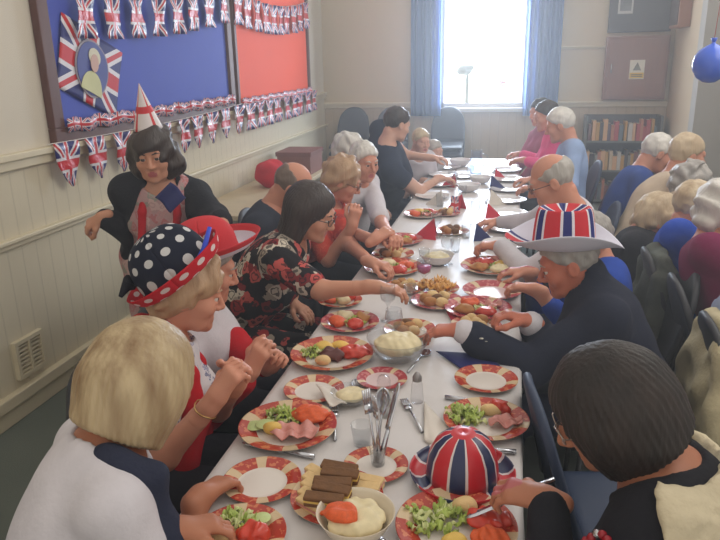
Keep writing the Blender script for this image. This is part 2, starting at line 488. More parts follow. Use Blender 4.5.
def person(label, head, yaw, pelvis, pitch=10, roll=0, tyaw=None, male=False, skinc=('fair', (214, 160, 136)), hair=('short', 'grey', (150, 146, 142), (196, 192, 188)),
           hairL=.13, top=None, sleeve=1.0, neckline=(.075, .085, .075), bottom=None, hands=None, fine=.0045, coarse=.012, detail=True,
           glasses=None, group=None, pz=.55, stand=False, build=1.0, seed=1, legs=True, wrinkle=.004, poles=None, cat='person', lean=None, headsc=1.0, collar=None):
    head = np.array(head, float); T = frame(tyaw if tyaw is not None else yaw)
    f = T[:, 1]; rt = T[:, 0]
    Hm = frame(yaw, pitch, roll)
    P = np.array([pelvis[0], pelvis[1], pz], float)
    root = empty('person', (P[0], P[1], 0), label, cat, group)
    nb = head+Hm @ np.array([0, -.045, -.11])*headsc; N = nb+np.array([0, 0, -.055])-f*.015      # neck base
    up = unit(N-P); r2 = unit(rt-up*(rt@up)); f2 = np.cross(up, r2)
    M = np.array([r2, f2, up])
    b = build; sw = (.175 if male else .152)*b
    # ---- torso prims
    body = SDF(); L = np.linalg.norm(N-P)
    body.ell(P, (.165*b, .125*b, .12), M, .06)
    body.ell(P+up*L*.36+f2*.01, ((.135 if male else .122)*b, .108*b, .15), M, .08)
    body.ell(P+up*L*.7, ((.165 if male else .145)*b, .108*b, .15), M, .08)
    body.ell(P+up*L*.88, (.13*b, .075*b, .09), M, .06)
    if not male:
        for q in (-1, 1): body.ell(P+up*L*.62+f2*.075*b+r2*q*.065, (.058*b, .055*b, .06), M, .05)
    else: body.ell(P+up*L*.3+f2*.05, (.12*b, .09*b, .12), M, .06)
    SH = {}
    for q, k in ((1, 'R'), (-1, 'L')):
        SH[k] = N-up*.055+r2*q*sw
        body.cone(N-up*.02, SH[k], .052, .056*b**.5, .05)
    body.cone(N-up*.04, nb+Hm @ np.array([0, 0, .04]), .06, .05, .035)
    # ---- arms
    arms = {}; l1 = .285 if male else .262; l2 = .255 if male else .235
    hs = 1.0 if male else .93
    for q, k in ((1, 'R'), (-1, 'L')):
        spec = (hands or {}).get(k)
        if spec is None:
            if stand: Wp = SH[k]+r2*q*.08-np.array([0, 0, .48])+f*.05; hd = np.array([0, 0, -1.]); hn = r2*q; curl = 25
            else: Wp = P+f*.30+rt*q*.09+np.array([0, 0, .10]); hd = f*.8-rt*q*.4-np.array([0, 0, .25]); hn = np.array([0, 0, 1.]); curl = 22
        else:
            Wp = np.array(spec[0], float); hd = spec[1]; hn = spec[2]; curl = spec[3]
        pole = (poles or {}).get(k)
        pole = np.array([0, 0, -1.])+rt*q*.55-f*.2 if pole is None else np.array(pole, float)
        E = ik(SH[k], Wp, l1, l2, pole); arms[k] = (SH[k], E, Wp, unit(hd), unit(hn), curl, -q)
        body.cone(SH[k], E, .050*b**.5, .040*b**.5, .03); body.cone(E, Wp, .039, .025, .02)
    legp = []
    if legs:
        for q in (1, -1):
            hp = P+rt*q*.085-np.array([0, 0, .02])
            if stand: kn = P+rt*q*.09+f*.03-np.array([0, 0, .42]); an = np.array([kn[0], kn[1], .08])-f*.04
            else: kn = P+rt*q*.1+f*.42; kn[2] = .50; an = np.array([kn[0], kn[1], .08])+f*.03
            toe = an+f*.15; toe[2] = .035
            legp.append((hp, kn, an, toe)); body.cone(hp, kn, .082, .052, .04); body.cone(kn, an, .05, .034, .02); body.cone(an, toe, .034, .026, .02)
    parts = [body.mesh(coarse)]
    hv, hq = head_mesh(male, fine)
    hvw = (hv*headsc) @ Hm.T+head
    parts.append((hvw, hq))
    for k in arms:
        S_, E_, W_, hd, hn, curl, ts = arms[k]
        hsd = hand_sdf(W_, hd, hn, curl, ts, hs); hsd.cone(W_+(E_-W_)*.35, W_, .031, .0245, .02)
        parts.append(hsd.mesh(max(fine, .004) if detail else .007))
    V, Q = join(parts)
    sm = skin(*skinc); lipc = plain('lips', (178, 92, 92), .5, 0, .05)
    cen = V[Q].mean(1); loc = (cen-head) @ Hm/headsc
    lm = (np.abs(loc[:, 0]) < .021*np.sqrt(np.maximum(0, 1-((loc[:, 2]+.069)/.0125)**2))) & (loc[:, 1] > .07)
    mk('body', V, Q, [sm, lipc], root, mids=lm.astype(int))
    # ---- clothes
    if top is not None:
        for li, (mat, e, slv, nk, nm) in enumerate(top if isinstance(top, list) else [(top, .013, sleeve, neckline, 'top')]):
            c = SDF()
            nt_ = (5 if male else 6)+2
            for q in body.p[:nt_]:
                c.p.append(('c', q[1], q[2], q[3]+e, q[4]+e, q[5], q[6]) if q[0] == 'c' else ('e', q[1], q[2]+e, q[3], 0, q[5], q[6]))
            for k in arms:
                S_, E_, W_ = arms[k][:3]; s1 = min(1, slv*2)
                if slv > 0:
                    c.cone(S_, S_+(E_-S_)*s1, .052*b**.5+e, .043*b**.5+e+.004, .03)
                    if slv > .5: c.cone(E_, E_+(W_-E_)*(slv-.5)*2, .045+e, .032+e*.7+.003, .02)
            c.ell(N+up*.05+f2*.01, neckline if nk is None else nk, M, .01, '-')
            c.cone(N, head, .056, .058, .008, '-')
            wf = wavy(seed+li*3, wrinkle, 26)
            v, q_ = c.mesh(coarse if coarse < .011 else .011, wf)
            mk(nm, v, q_, mat, root)
    if bottom is not None:
        c = SDF(); c.ell(P-up*.01, (.178*b, .138*b, .12), M, .06)
        for hp, kn, an, toe in legp: c.cone(hp, kn, .096, .068, .04); c.cone(kn, an+np.array([0, 0, .02]), .066, .05, .03)
        v, q_ = c.mesh(.013, wavy(seed+9, .003, 24)); mk('trousers', v, q_, bottom, root)
        for hp, kn, an, toe in legp:
            c = SDF(); c.cone(an-f*.02-np.array([0, 0, .02]), toe, .042, .034, .03); c.plane((0, 0, .004), (0, 0, -1), .006)
            v, q_ = c.mesh(.008); mk('shoe', v, q_, plain('black_shoe', (34, 32, 34), .4), root)
    # ---- hair, eyes, glasses
    hobj = None
    if hair is not None:
        v, q_ = hair_mesh(hair[0], fine if detail else .007, hairL, seed)
        mk('hair', (v*headsc) @ Hm.T+head, q_, hairmat(*hair[1:]), root)
    if detail:
        def HW(p): return head+Hm @ (np.array(p)*headsc)
        for q in (-1, 1):
            m = MB()
            c = HW((q*.030, .0795, .001)); rr = .0125
            Mx = Matrix([list(r) for r in Hm])
            for i in range(9):
                for j in range(14):
                    th = PI*i/8; ph = 2*PI*j/14
                    l = Vector((math.sin(th)*math.cos(ph), math.cos(th), math.sin(th)*math.sin(ph)))*rr
                    m.v.append(tuple(Vector(c)+Mx @ l)); m.uv.append((0, 0))
            for i in range(8):
                for j in range(14): m.f.append((i*14+j, i*14+(j+1) % 14, (i+1)*14+(j+1) % 14, (i+1)*14+j)); m.m.append(1 if i < 2 else 0)
            m.go('eye', [plain('eye_white', (216, 206, 198), .25, 0, .03), plain('iris', (58, 48, 42), .2, 0, .1)], root)
            s = SDF(); s.chain([HW((q*.016, .093, .023)), HW((q*.032, .0925, .029)), HW((q*.047, .08, .024))], [.003, .0035, .002], .004)
            v, q_ = s.mesh(.0025); mk('eyebrow', v, q_, hairmat(*hair[1:]) if hair else sm, root)
        if glasses:
            m = MB()
            for q in (-1, 1):
                pts = [HW((q*.031+.023*math.cos(a), .104-.3*abs(.023*math.cos(a)*1)*(1 if math.cos(a)*q > 0 else 0), .0+.016*math.sin(a))) for a in np.linspace(0, 2*PI, 17)]
                m.tube(pts, .0017, 6, cap=False)
                m.tube([HW((q*.054, .098, .003)), HW((q*.078, .06, .004)), HW((q*.08, -.005, .0))], .0018, 6)
            m.tube([HW((-.009, .106, .003)), HW((0, .109, .006)), HW((.009, .106, .003))], .0018, 6)
            m.go('glasses', plain(*glasses), root)
    root_info = dict(root=root, Hm=Hm, head=head, f=f, r=rt, up=up, f2=f2, r2=r2, P=P, N=N, SH=SH, L=L, arms=arms, M=M, body=body)
    return root_info
def HWP(pi, p): return pi['head']+pi['Hm'] @ np.array(p, float)
# ---------------------------------------------------------------- the hall
YB, XL, XR = 8.7, -2.41, 1.72
wall_c = (212, 203, 184)
def wallmat(name, c, groove=None, top=None):
    m, nt, b = newmat(name, .75, 0, .3)
    co = coords(nt); x, y, z = split(nt, co)
    n = noise(nt, co, 1.5, 4); n2 = noise(nt, co, 14, 3)
    a = lin(c); c1 = mixc(nt, n*.6+n2*.3, tuple(v*.9 for v in a), tuple(min(1, v*1.07) for v in a))
    nt.links.new(c1, b.inputs['Base Color'])
    if groove:
        ax = {'x': x, 'y': y}[groove]
        g = ((ax*(1/.105)).fract()-.5).abs().gt(.455)
        nt.links.new(mixc(nt, g*.3, c1, tuple(v*.62 for v in a)), b.inputs['Base Color'])
        bump(nt, b, g*-1, .8, .006)
    return m
def slab(name, lo, hi, mat, kind='structure', bevel=None, parent=None):
    o = MB().box(lo, hi).go(name, mat, parent, smooth=False, mod={'bevel': bevel} if bevel else None)
    if kind and parent is None: o['kind'] = kind
    return o
floor_m, nt, b = newmat('floor_carpet', .9, 0, .2)
co = coords(nt); n = noise(nt, co, 3, 4); n2 = noise(nt, co, 160, 2)
nt.links.new(mixc(nt, n*.6+n2*.4, lin((92, 100, 96)), lin((118, 124, 116))), b.inputs['Base Color']); bump(nt, b, n2, .4, .003)
slab('floor', (XL-.2, -1.5, -.1), (3.2, YB+.2, 0), floor_m)
wl = wallmat('left_wall_plaster', (214, 206, 190)); wlg = wallmat('left_wall_boarding', (216, 206, 182), 'y')
slab('wall_left', (XL-.15, -1.5, 1.22), (XL, YB+.15, 3.4), wl)
slab('wall_left_boarding', (XL-.15, -1.5, 0), (XL+.004, YB, 1.22), wlg)
wb = wallmat('back_wall_plaster', (206, 190, 162)); wbg = wallmat('back_wall_boarding', (196, 178, 150), 'x')
WX0, WX1, WZ0, WZ1 = -.93, .12, 1.11, 2.75
mbk = MB(); mbk.box((XL, YB, 1.13), (WX0, YB+.15, 3.4)); mbk.box((WX1, YB, 1.13), (XR+.3, YB+.15, 3.4)); mbk.box((WX0, YB, WZ1), (WX1, YB+.15, 3.4))
tag(mbk.go('wall_back', wb, smooth=False), kind='structure')
slab('wall_back_boarding', (XL, YB-.004, 0), (XR+.3, YB+.15, 1.11), wbg)
wr = wallmat('right_wall_plaster', (206, 186, 156)); wr2 = wallmat('grey_wall_plaster', (176, 172, 164))
slab('wall_right', (XR, 7.5, 0), (XR+.15, YB, 3.4), wr)
slab('wall_right_pier', (XR-.02, 7.3, 0), (XR+.9, 7.5, 3.4), wr2)
slab('wall_right_near', (2.6, 2.2, 0), (2.75, 7.3, 2.2), wr2)
trim = plain('cream_paint', (214, 203, 176), .5, 0, .06, 5)
def moulding(name, lo, hi, ax):
    m = MB(); m.box(lo, hi)
    l2 = list(lo); h2 = list(hi); hz = hi[2]-lo[2]
    l2[2] = lo[2]+hz*.62
    if ax == 'y': h2[0] += .018
    else: l2[1] -= .018
    m.box(l2, (h2[0], h2[1], hi[2]+.006))
    o = m.go(name, trim, smooth=False, mod={'bevel': .006}); o['kind'] = 'structure'
moulding('trim_1', (XL, -1.5, 1.235), (XL+.03, YB, 1.31), 'y')
moulding('trim_2', (XL, -1.5, .86), (XL+.022, YB, .905), 'y')
moulding('trim_3', (XL, YB-.03, 1.115), (WX0-.3, YB, 1.175), 'x')
moulding('trim_4', (WX1+.3, YB-.03, 1.115), (XR, YB, 1.175), 'x')
moulding('trim_5', (.42, YB-.02, 1.77), (.99, YB, 1.80), 'x')
moulding('baseboard_left', (XL, -1.5, 0), (XL+.025, YB, .15), 'y')
moulding('baseboard_back', (XL, YB-.025, 0), (XR, YB, .15), 'x')
# window: sill, frame, pane, bright overcast sky beyond
wfm = plain('white_window_paint', (225, 226, 224), .4, 0, .03)
m = MB()
for lo, hi in (((WX0, YB, WZ0), (WX0+.05, YB+.1, WZ1)), ((WX1-.05, YB, WZ0), (WX1, YB+.1, WZ1)), ((WX0, YB, WZ1-.06), (WX1, YB+.1, WZ1)), ((WX0, YB, WZ0), (WX1, YB+.1, WZ0+.05))): m.box(lo, hi)
tag(m.go('window_1', wfm, smooth=False), kind='structure')
slab('trim_6', (WX0-.08, YB-.06, WZ0-.05), (WX1+.08, YB+.14, WZ0), wfm, bevel=.006)
pm, nt, b = newmat('window_pane', .02); b.inputs['Transmission Weight'].default_value = 1; b.inputs['IOR'].default_value = 1.0
tag(MB().box((WX0+.05, YB+.05, WZ0+.05), (WX1-.05, YB+.056, WZ1-.06)).go('window_2', pm, smooth=False), kind='structure')
em = bpy.data.materials.new('overcast_sky'); em.use_nodes = True; nt = em.node_tree
for nd in list(nt.nodes): nt.nodes.remove(nd)
e = nt.nodes.new('ShaderNodeEmission'); e.inputs[0].default_value = (.93, .97, 1, 1); e.inputs[1].default_value = 3.0
ou = nt.nodes.new('ShaderNodeOutputMaterial'); nt.links.new(e.outputs[0], ou.inputs[0])
tag(MB().box((-3.2, YB+1.6, .0), (2.4, YB+1.65, 4.2)).go('sky_outside', em, smooth=False), kind='structure')
# things at the window
def window_tree(x, z, s, mat, label):
    r = empty('garden_tree', (x, YB+.6, 0), label, 'tree')
    MB().tube([(x, YB+.6, 0), (x, YB+.6, z), (x, YB+.6, z+.1*s)], [.03*s, .022*s, .01], 8).go('trunk', mat, r)
    sd = SDF()
    for q in range(9): sd.ell((x+random.uniform(-.08, .08)*s, YB+.6+random.uniform(-.05, .05), z+.12*s+random.uniform(-.02, .03)*s), (.07*s, .06, .035*s), k=.02)
    v, q = sd.mesh(.012, wavy(3, .008, 60)); mk('crown', v, q, mat, r)
window_tree(-.63, 1.42, 1.0, plain('pale_green_leaves', (196, 206, 198), .9), 'flat-topped grey-green tree outside the window at its left')
rs_ = empty('hanging_flower', (-.17, YB+.045, 1.36), 'red flower decoration on the window pane, lower right', 'decoration')
m = MB()
for k in range(5):
    a = k*2*PI/5
    m.tube([(-.17, YB+.045, 1.40), (-.17+.045*math.cos(a), YB+.04, 1.40+.05*math.sin(a))], [.008, .012], 6)
m.go('petals', plain('faded_red', (240, 120, 120), .7), rs_)
MB().tube([(-.17, YB+.045, 1.40), (-.16, YB+.045, 1.30)], .004, 6).go('stem', plain('faded_red', (1, 1, 1)), rs_)
# curtains
def curtain(x0, x1, label, ph):
    r = empty('curtain', ((x0+x1)/2, YB-.1, 1.0), label, 'curtain', 'blue curtains')
    cm = MATS.get('curtain_cloth')
    if cm is None:
        cm, nt, b = newmat('curtain_cloth', .9, 0, .1); MATS['curtain_cloth'] = cm
        b.inputs['Base Color'].default_value = (*lin((130, 156, 200)), 1)
        tr = nt.nodes.new('ShaderNodeBsdfTranslucent'); tr.inputs[0].default_value = (*lin((150, 180, 225)), 1)
        mx = nt.nodes.new('ShaderNodeMixShader'); mx.inputs[0].default_value = .5
        out = nt.nodes['Material Output']; nt.links.new(b.outputs[0], mx.inputs[1]); nt.links.new(tr.outputs[0], mx.inputs[2]); nt.links.new(mx.outputs[0], out.inputs[0])
    def fn(u, v):
        z = 2.9-v*1.88; s = u*2*PI*7+ph
        return (x0+(x1-x0)*u+.01*math.sin(s*.5), YB-.11+.032*math.sin(s)*(1-.25*v)+.01*math.sin(s*.37+v*3), z)
    g = MB().grid(fn, 90, 14); g.go('drape', cm, r, mod={'solid': .006})
    return r
curtain(-1.27, -.90, 'blue curtain hanging at the left side of the bright window', .3)
curtain(.08, .49, 'blue curtain hanging at the right side of the bright window', 1.2)
m = MB().tube([(-1.4, YB-.11, 2.92), (.62, YB-.11, 2.92)], .014, 10)
tag(m.go('curtain_rail', plain('brass_rail', (170, 150, 110), .4, .6)), 'straight curtain rail above the bright window', 'curtain rail')
# boards on the left wall
woodb = plain('dark_brown_wood', (96, 62, 56), .5, 0, .2, 5, .2, 40, .4, (1, 8, 1))
def board(y0, y1, z0, z1, mat, label, fr=.075):
    r = empty('notice_board', (XL, (y0+y1)/2, z0), label, 'notice board')
    m = MB(); x0, x1 = XL, XL+.045
    m.box((x0, y0-fr, z0-fr), (x1, y1+fr, z0)); m.box((x0, y0-fr, z1), (x1, y1+fr, z1+fr)); m.box((x0, y0-fr, z0), (x1, y0, z1)); m.box((x0, y1, z0), (x1, y1+fr, z1))
    m.go('frame', woodb, r, smooth=False, mod={'bevel': .006})
    MB().box((XL, y0, z0), (XL+.02, y1, z1)).go('backing', mat, r, smooth=False)
    return r
board(3.30, 5.60, 1.40, 2.75, plain('blue_backing_paper', (68, 86, 184), .7, 0, .06, 3, .3, 6), 'blue papered notice board in a brown frame, bunting across it', .09)
board(5.80, 7.93, 1.36, 2.78, plain('orange_red_backing_paper', (242, 84, 50), .7, 0, .06, 3, .3, 6), 'orange-red papered notice board in a brown frame', .05)
# portrait flag on the blue board
def portrait_flag():
    c = [(lambda w_: (w_.y, w_.z))(onx(x, y, XL+.03)) for x, y in ((61, 12), (122, 53), (116, 119), (57, 87))]
    r = empty('portrait_flag', (XL+.03, 3.7, 1.44), 'British flag with an oval portrait of a lady pinned on the blue board', 'flag')
    def P(u, v, off=0):
        a = [(1-u)*(1-v), u*(1-v), u*v, (1-u)*v]
        y = sum(k*p[0] for k, p in zip(a, c)); z = sum(k*p[1] for k, p in zip(a, c))
        return (XL+.03+off+.004*math.sin(u*9+v*4), y, z)
    g = MB().grid(lambda u, v: P(u, v), 24, 16); g.go('flag_cloth', jackmat('flag_paper', .6), r, uvs=True, mod={'solid': .003})
    def disc(name, cu, cv, ru, rv, mat, off, a0=0, a1=2*PI):
        m = MB(); N = 28; V = [P(cu, cv, off)]+[P(cu+ru*math.cos(a0+(a1-a0)*i/N), cv+rv*math.sin(a0+(a1-a0)*i/N), off) for i in range(N+1)]
        m.add(V, [(0, i+1, i+2) for i in range(N)]); m.go(name, mat, r, smooth=False, mod={'solid': .003})
    disc('oval_rim', .5, .5, .27, .40, plain('grey_rim', (150, 140, 150), .6), .007)
    disc('oval_backdrop', .5, .5, .245, .37, plain('picture_blue', (70, 80, 150), .6), .011)
    disc('portrait_shoulders', .5, .84, .17, .30, plain('pale_yellow_dress', (206, 206, 160), .7), .015, PI, 2*PI)
    disc('portrait_face', .5, .42, .06, .125, plain('portrait_skin', (205, 170, 160), .7), .021)
    disc('portrait_hair', .5, .33, .09, .12, plain('portrait_hair_white', (216, 212, 190), .7), .018)
portrait_flag()
# bunting
foil = jackmat('flag_foil', .32)
def bunting(name, y0, y1, z0, z1, n, fw, fh, sag, label, shape='rect', x=XL+.05, zf=None, tilt=.0):
    r = empty(name, (x, (y0+y1)/2, min(z0, z1)), label, 'bunting')
    zz = lambda t: z0+(z1-z0)*t-sag*4*t*(1-t)
    MB().tube([(x, y0+(y1-y0)*t, zz(t)) for t in np.linspace(0, 1, 25)], .003, 5).go('string', plain('white_string', (220, 214, 210), .8), r)
    for i in range(n):
        t = (i+.5)/n; yc = y0+(y1-y0)*t; zc = zz(t); tw = random.uniform(-.5, .5); rw = random.uniform(-.12, .12)
        def fn(u, v, yc=yc, zc=zc, tw=tw, rw=rw):
            a = (u-.5)*fw; wd = 1.0
            if shape == 'pennant': wd = 1-max(0, v-.55)/.45*.96
            a *= wd; d = v*fh
            yy = a*math.cos(tw)*1.0+d*rw; xx = .012*math.sin(v*7+tw*5)+a*math.sin(tw)*.7+.008*math.sin(u*8+i)
            return (x+abs(xx)*.9+.006, yc+yy, zc-d)
        MB().grid(fn, 6, 8).go('bunting_flag', foil, r, uvs=True, mod={'solid': .0015})
def swapuv(): pass
bunting('bunting', 3.45, 5.65, 2.10, 2.28, 8, .16, .24, .05, 'string of foil British flags across the top of the blue board')
bunting('bunting', 5.72, 7.92, 2.30, 2.34, 10, .16, .27, .09, 'string of foil British flags across the top of the orange-red board')
bunting('bunting', 3.12, 5.8, 1.33, 1.36, 10, .19, .24, .02, 'lower string of British flags hanging under the blue board', 'pennant')
bunting('bunting', 5.82, 8.1, 1.35, 1.37, 9, .2, .23, .01, 'lower string of British flags hanging under the orange-red board')
for (a, b_, z0, lb) in ((3.3, 5.62, 1.40, 'narrow British flag ribbon along the bottom edge of the blue board'), (5.8, 7.95, 1.36, 'narrow British flag ribbon along the bottom edge of the orange-red board')):
    def fn(u, v, a=a, b_=b_, z0=z0): return (XL+.058+.01*math.sin(u*90), a+(b_-a)*u, z0+.045-.075*v+.008*math.sin(u*60))
    tag(MB().grid(fn, 160, 2).go('flag_ribbon', jackmat('ribbon_foil', .3, (26, 1)), uvs=True, mod={'solid': .0015}), lb, 'ribbon')
# wall vent
r = empty('wall_vent', (XL, 2.78, .2), 'cream slatted air vent low on the boarded wall', 'vent')
m = MB(); y0, y1, z0, z1 = 2.67, 2.88, .20, .40; x0 = XL; x1 = XL+.03
for lo, hi in (((x0, y0, z0), (x1, y1, z0+.02)), ((x0, y0, z1-.02), (x1, y1, z1)), ((x0, y0, z0+.02), (x1, y0+.02, z1-.02)), ((x0, y1-.02, z0+.02), (x1, y1, z1-.02)), ((x0, (y0+y1)/2-.006, z0+.02), (x1, (y0+y1)/2+.006, z1-.02))): m.box(lo, hi)
m.go('frame', trim, r, smooth=False)
for k in range(7): MB().box((x0, y0+.02, z0+.028+k*.022), (x1-.008, y1-.02, z0+.038+k*.022)).go('slat', trim, r, smooth=False)
MB().box((x0, y0+.01, z0+.01), (x0+.006, y1-.01, z1-.01)).go('backing', plain('vent_dark', (160, 148, 124), .9), r, smooth=False)
# back wall right: picture board, cupboard door with sign, cupboard on right wall
r = empty('picture_board', (1.3, YB, 1.93), 'dark notice board with pinned prints high on the back wall', 'notice board')
dk = plain('dark_grey_board', (88, 84, 84), .8)
MB().box((.99, YB-.05, 1.94), (1.66, YB, 2.6)).go('backing', dk, r, smooth=False, mod={'bevel': .006})
MB().box((1.08, YB-.056, 2.14), (1.24, YB-.05, 2.36)).go('print', plain('white_print', (200, 200, 196), .7), r, smooth=False)
MB().box((1.10, YB-.059, 2.17), (1.22, YB-.056, 2.33)).go('print_picture', plain('grey_print', (120, 122, 124), .7, 0, .7, 14), r, smooth=False)
for k in range(3): MB().box((1.34+k*.07, YB-.056, 2.33), (1.395+k*.07, YB-.05, 2.40)).go('pinned_card', plain('white_print', (1, 1, 1)), r, smooth=False)
r = empty('wall_cupboard', (1.32, YB, 1.2), 'brown wooden cupboard on the back wall bearing a yellow sign', 'cupboard')
wc = plain('mid_brown_wood', (142, 100, 84), .55, 0, .15, 4, .1, 40, .4, (8, 1, 1))
MB().box((.985, YB-.12, 1.2), (1.66, YB, 1.9)).go('cabinet', wc, r, smooth=False, mod={'bevel': .008})
MB().box((1.01, YB-.135, 1.23), (1.635, YB-.12, 1.87)).go('door', wc, r, smooth=False, mod={'bevel': .004}); r = COL.objects['door']
MB().tube([(1.05, YB-.15, 1.50), (1.05, YB-.15, 1.6)], .008, 8).go('handle', STEEL, r, loc=None)
s = empty('warning_sign', (1.33, YB-.137, 1.44), 'small white and yellow warning sign on the brown wall cupboard', 'sign')
MB().box((1.25, YB-.142, 1.43), (1.41, YB-.136, 1.64)).go('plate', plain('sign_white', (226, 222, 206), .6), s, smooth=False)
MB().box((1.255, YB-.144, 1.44), (1.405, YB-.142, 1.50)).go('yellow_band', plain('sign_yellow', (226, 190, 70), .6), s, smooth=False)
m = MB()
for k in range(2): m.box((1.27, YB-.146, 1.455+k*.018), (1.39, YB-.144, 1.463+k*.018))
m.go('text_lines', plain('sign_black', (60, 58, 50), .6), s, smooth=False)
MB().add([(1.285, YB-.143, 1.525), (1.375, YB-.143, 1.525), (1.33, YB-.143, 1.615)], [(0, 1, 2)]).go('triangle', plain('sign_grey', (120, 118, 100), .6), s, smooth=False, mod={'solid': .002})
r = empty('speaker_cabinet', (XR-.1, 8.2, 1.95), 'brown wooden speaker box high on the right wall near the corner', 'speaker')
MB().box((XR-.12, 8.0, 1.96), (XR, 8.45, 2.6)).go('box', plain('speaker_wood', (150, 98, 66), .55, 0, .15, 4), r, smooth=False, mod={'bevel': .008})
MB().box((XR-.128, 8.03, 1.99), (XR-.12, 8.42, 2.57)).go('front_grille', plain('dark_grille', (70, 52, 44), .8, 0, .1, 4, .5, 300), r, smooth=False)
# bookcase
r = empty('bookcase', (1.22, 8.5, 0), 'grey open bookcase full of books against the back wall', 'bookcase')
gm = plain('grey_shelf_metal', (112, 114, 112), .5, .1, .08)
BX0, BX1 = .80, 1.64
for x in (BX0, BX1-.025): MB().box((x, 8.38, 0), (x+.025, 8.64, 1.03)).go('side_panel', gm, r, smooth=False)
SH_Z = (.06, .41, .75)
for z in SH_Z: MB().box((BX0+.025, 8.38, z-.022), (BX1-.025, 8.64, z)).go('shelf', gm, r, smooth=False)
MB().box((BX0, 8.64, 0), (BX1, 8.65, 1.03)).go('back_panel', plain('dark_back', (74, 66, 60), .8), r, smooth=False)
bc = [(60, 110, 112), (190, 120, 90), (210, 190, 160), (70, 60, 60), (180, 60, 62), (200, 196, 190), (96, 110, 120), (222, 176, 128), (120, 70, 60), (150, 150, 150), (90, 60, 80), (196, 150, 70)]
cn = ['teal', 'orange-brown', 'cream', 'black', 'red', 'white', 'slate blue', 'peach', 'brown', 'grey', 'plum', 'mustard']
for si, z in enumerate(SH_Z):
    x = BX0+.04; k = 0
    while x < BX1-.07:
        t = random.uniform(.025, .048); hh = random.uniform(.16, .25 if z > .7 else .24); dp = random.uniform(.13, .17); ci = random.randrange(len(bc))
        o = empty('book', (x+t/2, 8.47, z))
        tag(o, f"{cn[ci]} book standing on the {['lowest', 'middle', 'top'][si]} shelf of the grey bookcase", 'book', f"books on the {['lowest', 'middle', 'top'][si]} shelf")
        MB().box((x+.002, 8.405, z+.003), (x+t-.002, 8.40+dp, z+hh-.004)).go('pages', plain('book_pages', (214, 204, 184), .9), o, smooth=False)
        m = MB(); m.box((x, 8.40, z), (x+.003, 8.41+dp, z+hh)); m.box((x+t-.003, 8.40, z), (x+t, 8.41+dp, z+hh)); m.box((x, 8.397, z), (x+t, 8.402, z+hh))
        m.go('cover', plain('book_'+cn[ci].replace(' ', '_'), bc[ci], .6, 0, .1), o, smooth=False)
        x += t+random.choice((.001, .002, .003, .012)); k += 1
# ---------------------------------------------------------------- chairs
navy = plain('navy_vinyl', (44, 58, 84), .55, 0, .12, 6, .3, 60)
blackp = plain('charcoal_plastic', (46, 48, 54), .5, 0, .1)
legm = plain('dark_tube', (60, 62, 66), .35, .6)
def make_chair(mat, label, group=None):
    r = empty('stacking_chair', (0, 0, 0), label, 'chair', group)     # faces +x
    def seat(u, v):
        x = -.19+.41*u; y = (v-.5)*.43*(1-.08*(1-u)); z = .45-.02*math.sin(PI*u)*math.cos(PI*(v-.5))-(.03*max(0, u-.85)/.15)
        return (x, y, z)
    MB().grid(seat, 12, 12).go('seat', mat, r, world=False, mod={'solid': .03, 'sub': 1})
    def back(u, v):
        s = v-.5; w = .42*(1-.22*max(0, u-.5)**1.5*2)
        top = .40-.11*(abs(s)*2)**2.6
        z = .475+top*u; y = s*w; x = -.20-.10*u-.05*(1-(2*s)**2)*.7
        return (x, y, z)
    MB().grid(back, 12, 14).go('backrest', mat, r, world=False, mod={'solid': .028, 'sub': 1})
    for q in (-1, 1):
        MB().tube([(.17, q*.17, .425), (.19, q*.20, .21), (.20, q*.21, 0)], .011, 8).go('leg', legm, r, world=False)
        MB().tube([(-.19, q*.17, .425), (-.22, q*.20, .21), (-.25, q*.21, 0)], .011, 8).go('leg', legm, r, world=False)
        MB().tube([(.17, q*.17, .425), (-.17, q*.17, .425), (-.24, q*.18, .47), (-.29, q*.16, .72)], .010, 8).go('side_rail', legm, r, world=False)
    return r
CH = {}
def chair(x, y, yaw, mat, label, group=None, sc=1.0):
    if mat.name not in CH: CH[mat.name] = make_chair(mat, label, group); c = CH[mat.name]; c.location = (x, y, 0); c.rotation_euler = (0, 0, math.radians(yaw)); return c
    c = copy_thing(CH[mat.name], (x, y, 0), math.radians(yaw), label)
    if group: c['group'] = group
    elif 'group' in c: del c['group']
    return c
# ---------------------------------------------------------------- tables under a white cloth
TX0, TX1, TZ = -.71, .055, .74
tabm = plain('table_top_board', (170, 150, 120), .6)
ends = [.95, 2.45, 3.95, 5.42, 6.88]
for i in range(4):
    y0, y1 = ends[i]+.004, ends[i+1]-.004
    r = empty('trestle_table', ((TX0+TX1)/2, (y0+y1)/2, 0), 'folding table under the long white cloth, '+['nearest the camera', 'second from the camera', 'third from the camera', 'nearest the window'][i], 'table', 'tables under the cloth')
    MB().box((TX0+.02, y0, TZ-.035), (TX1-.02, y1, TZ-.008)).go('tabletop', tabm, r, smooth=False, mod={'bevel': .004})
    for x in (TX0+.10, TX1-.10):
        for y in (y0+.15, y1-.15): MB().tube([(x, y, TZ-.035), (x, y, 0)], .013, 8).go('leg', legm, r)
    for y in (y0+.15, y1-.15): MB().tube([(TX0+.1, y, .35), (TX1-.1, y, .35)], .009, 8).go('crossbar', legm, r)
clm, nt, b = newmat('white_table_cloth', .42, 0, .4)
co = coords(nt); n = noise(nt, co, 7, 4); b.inputs['Base Color'].default_value = (*lin((222, 219, 220)), 1)
nt.links.new(mixc(nt, n, lin((202, 197, 196)), lin((216, 212, 210))), b.inputs['Base Color']); bump(nt, b, n, .25, .012)
prof = [(TX0-.012, TZ-.20), (TX0-.006, TZ-.1), (TX0-.004, TZ-.012), (TX0+.004, TZ-.002), (TX0+.02, TZ)]
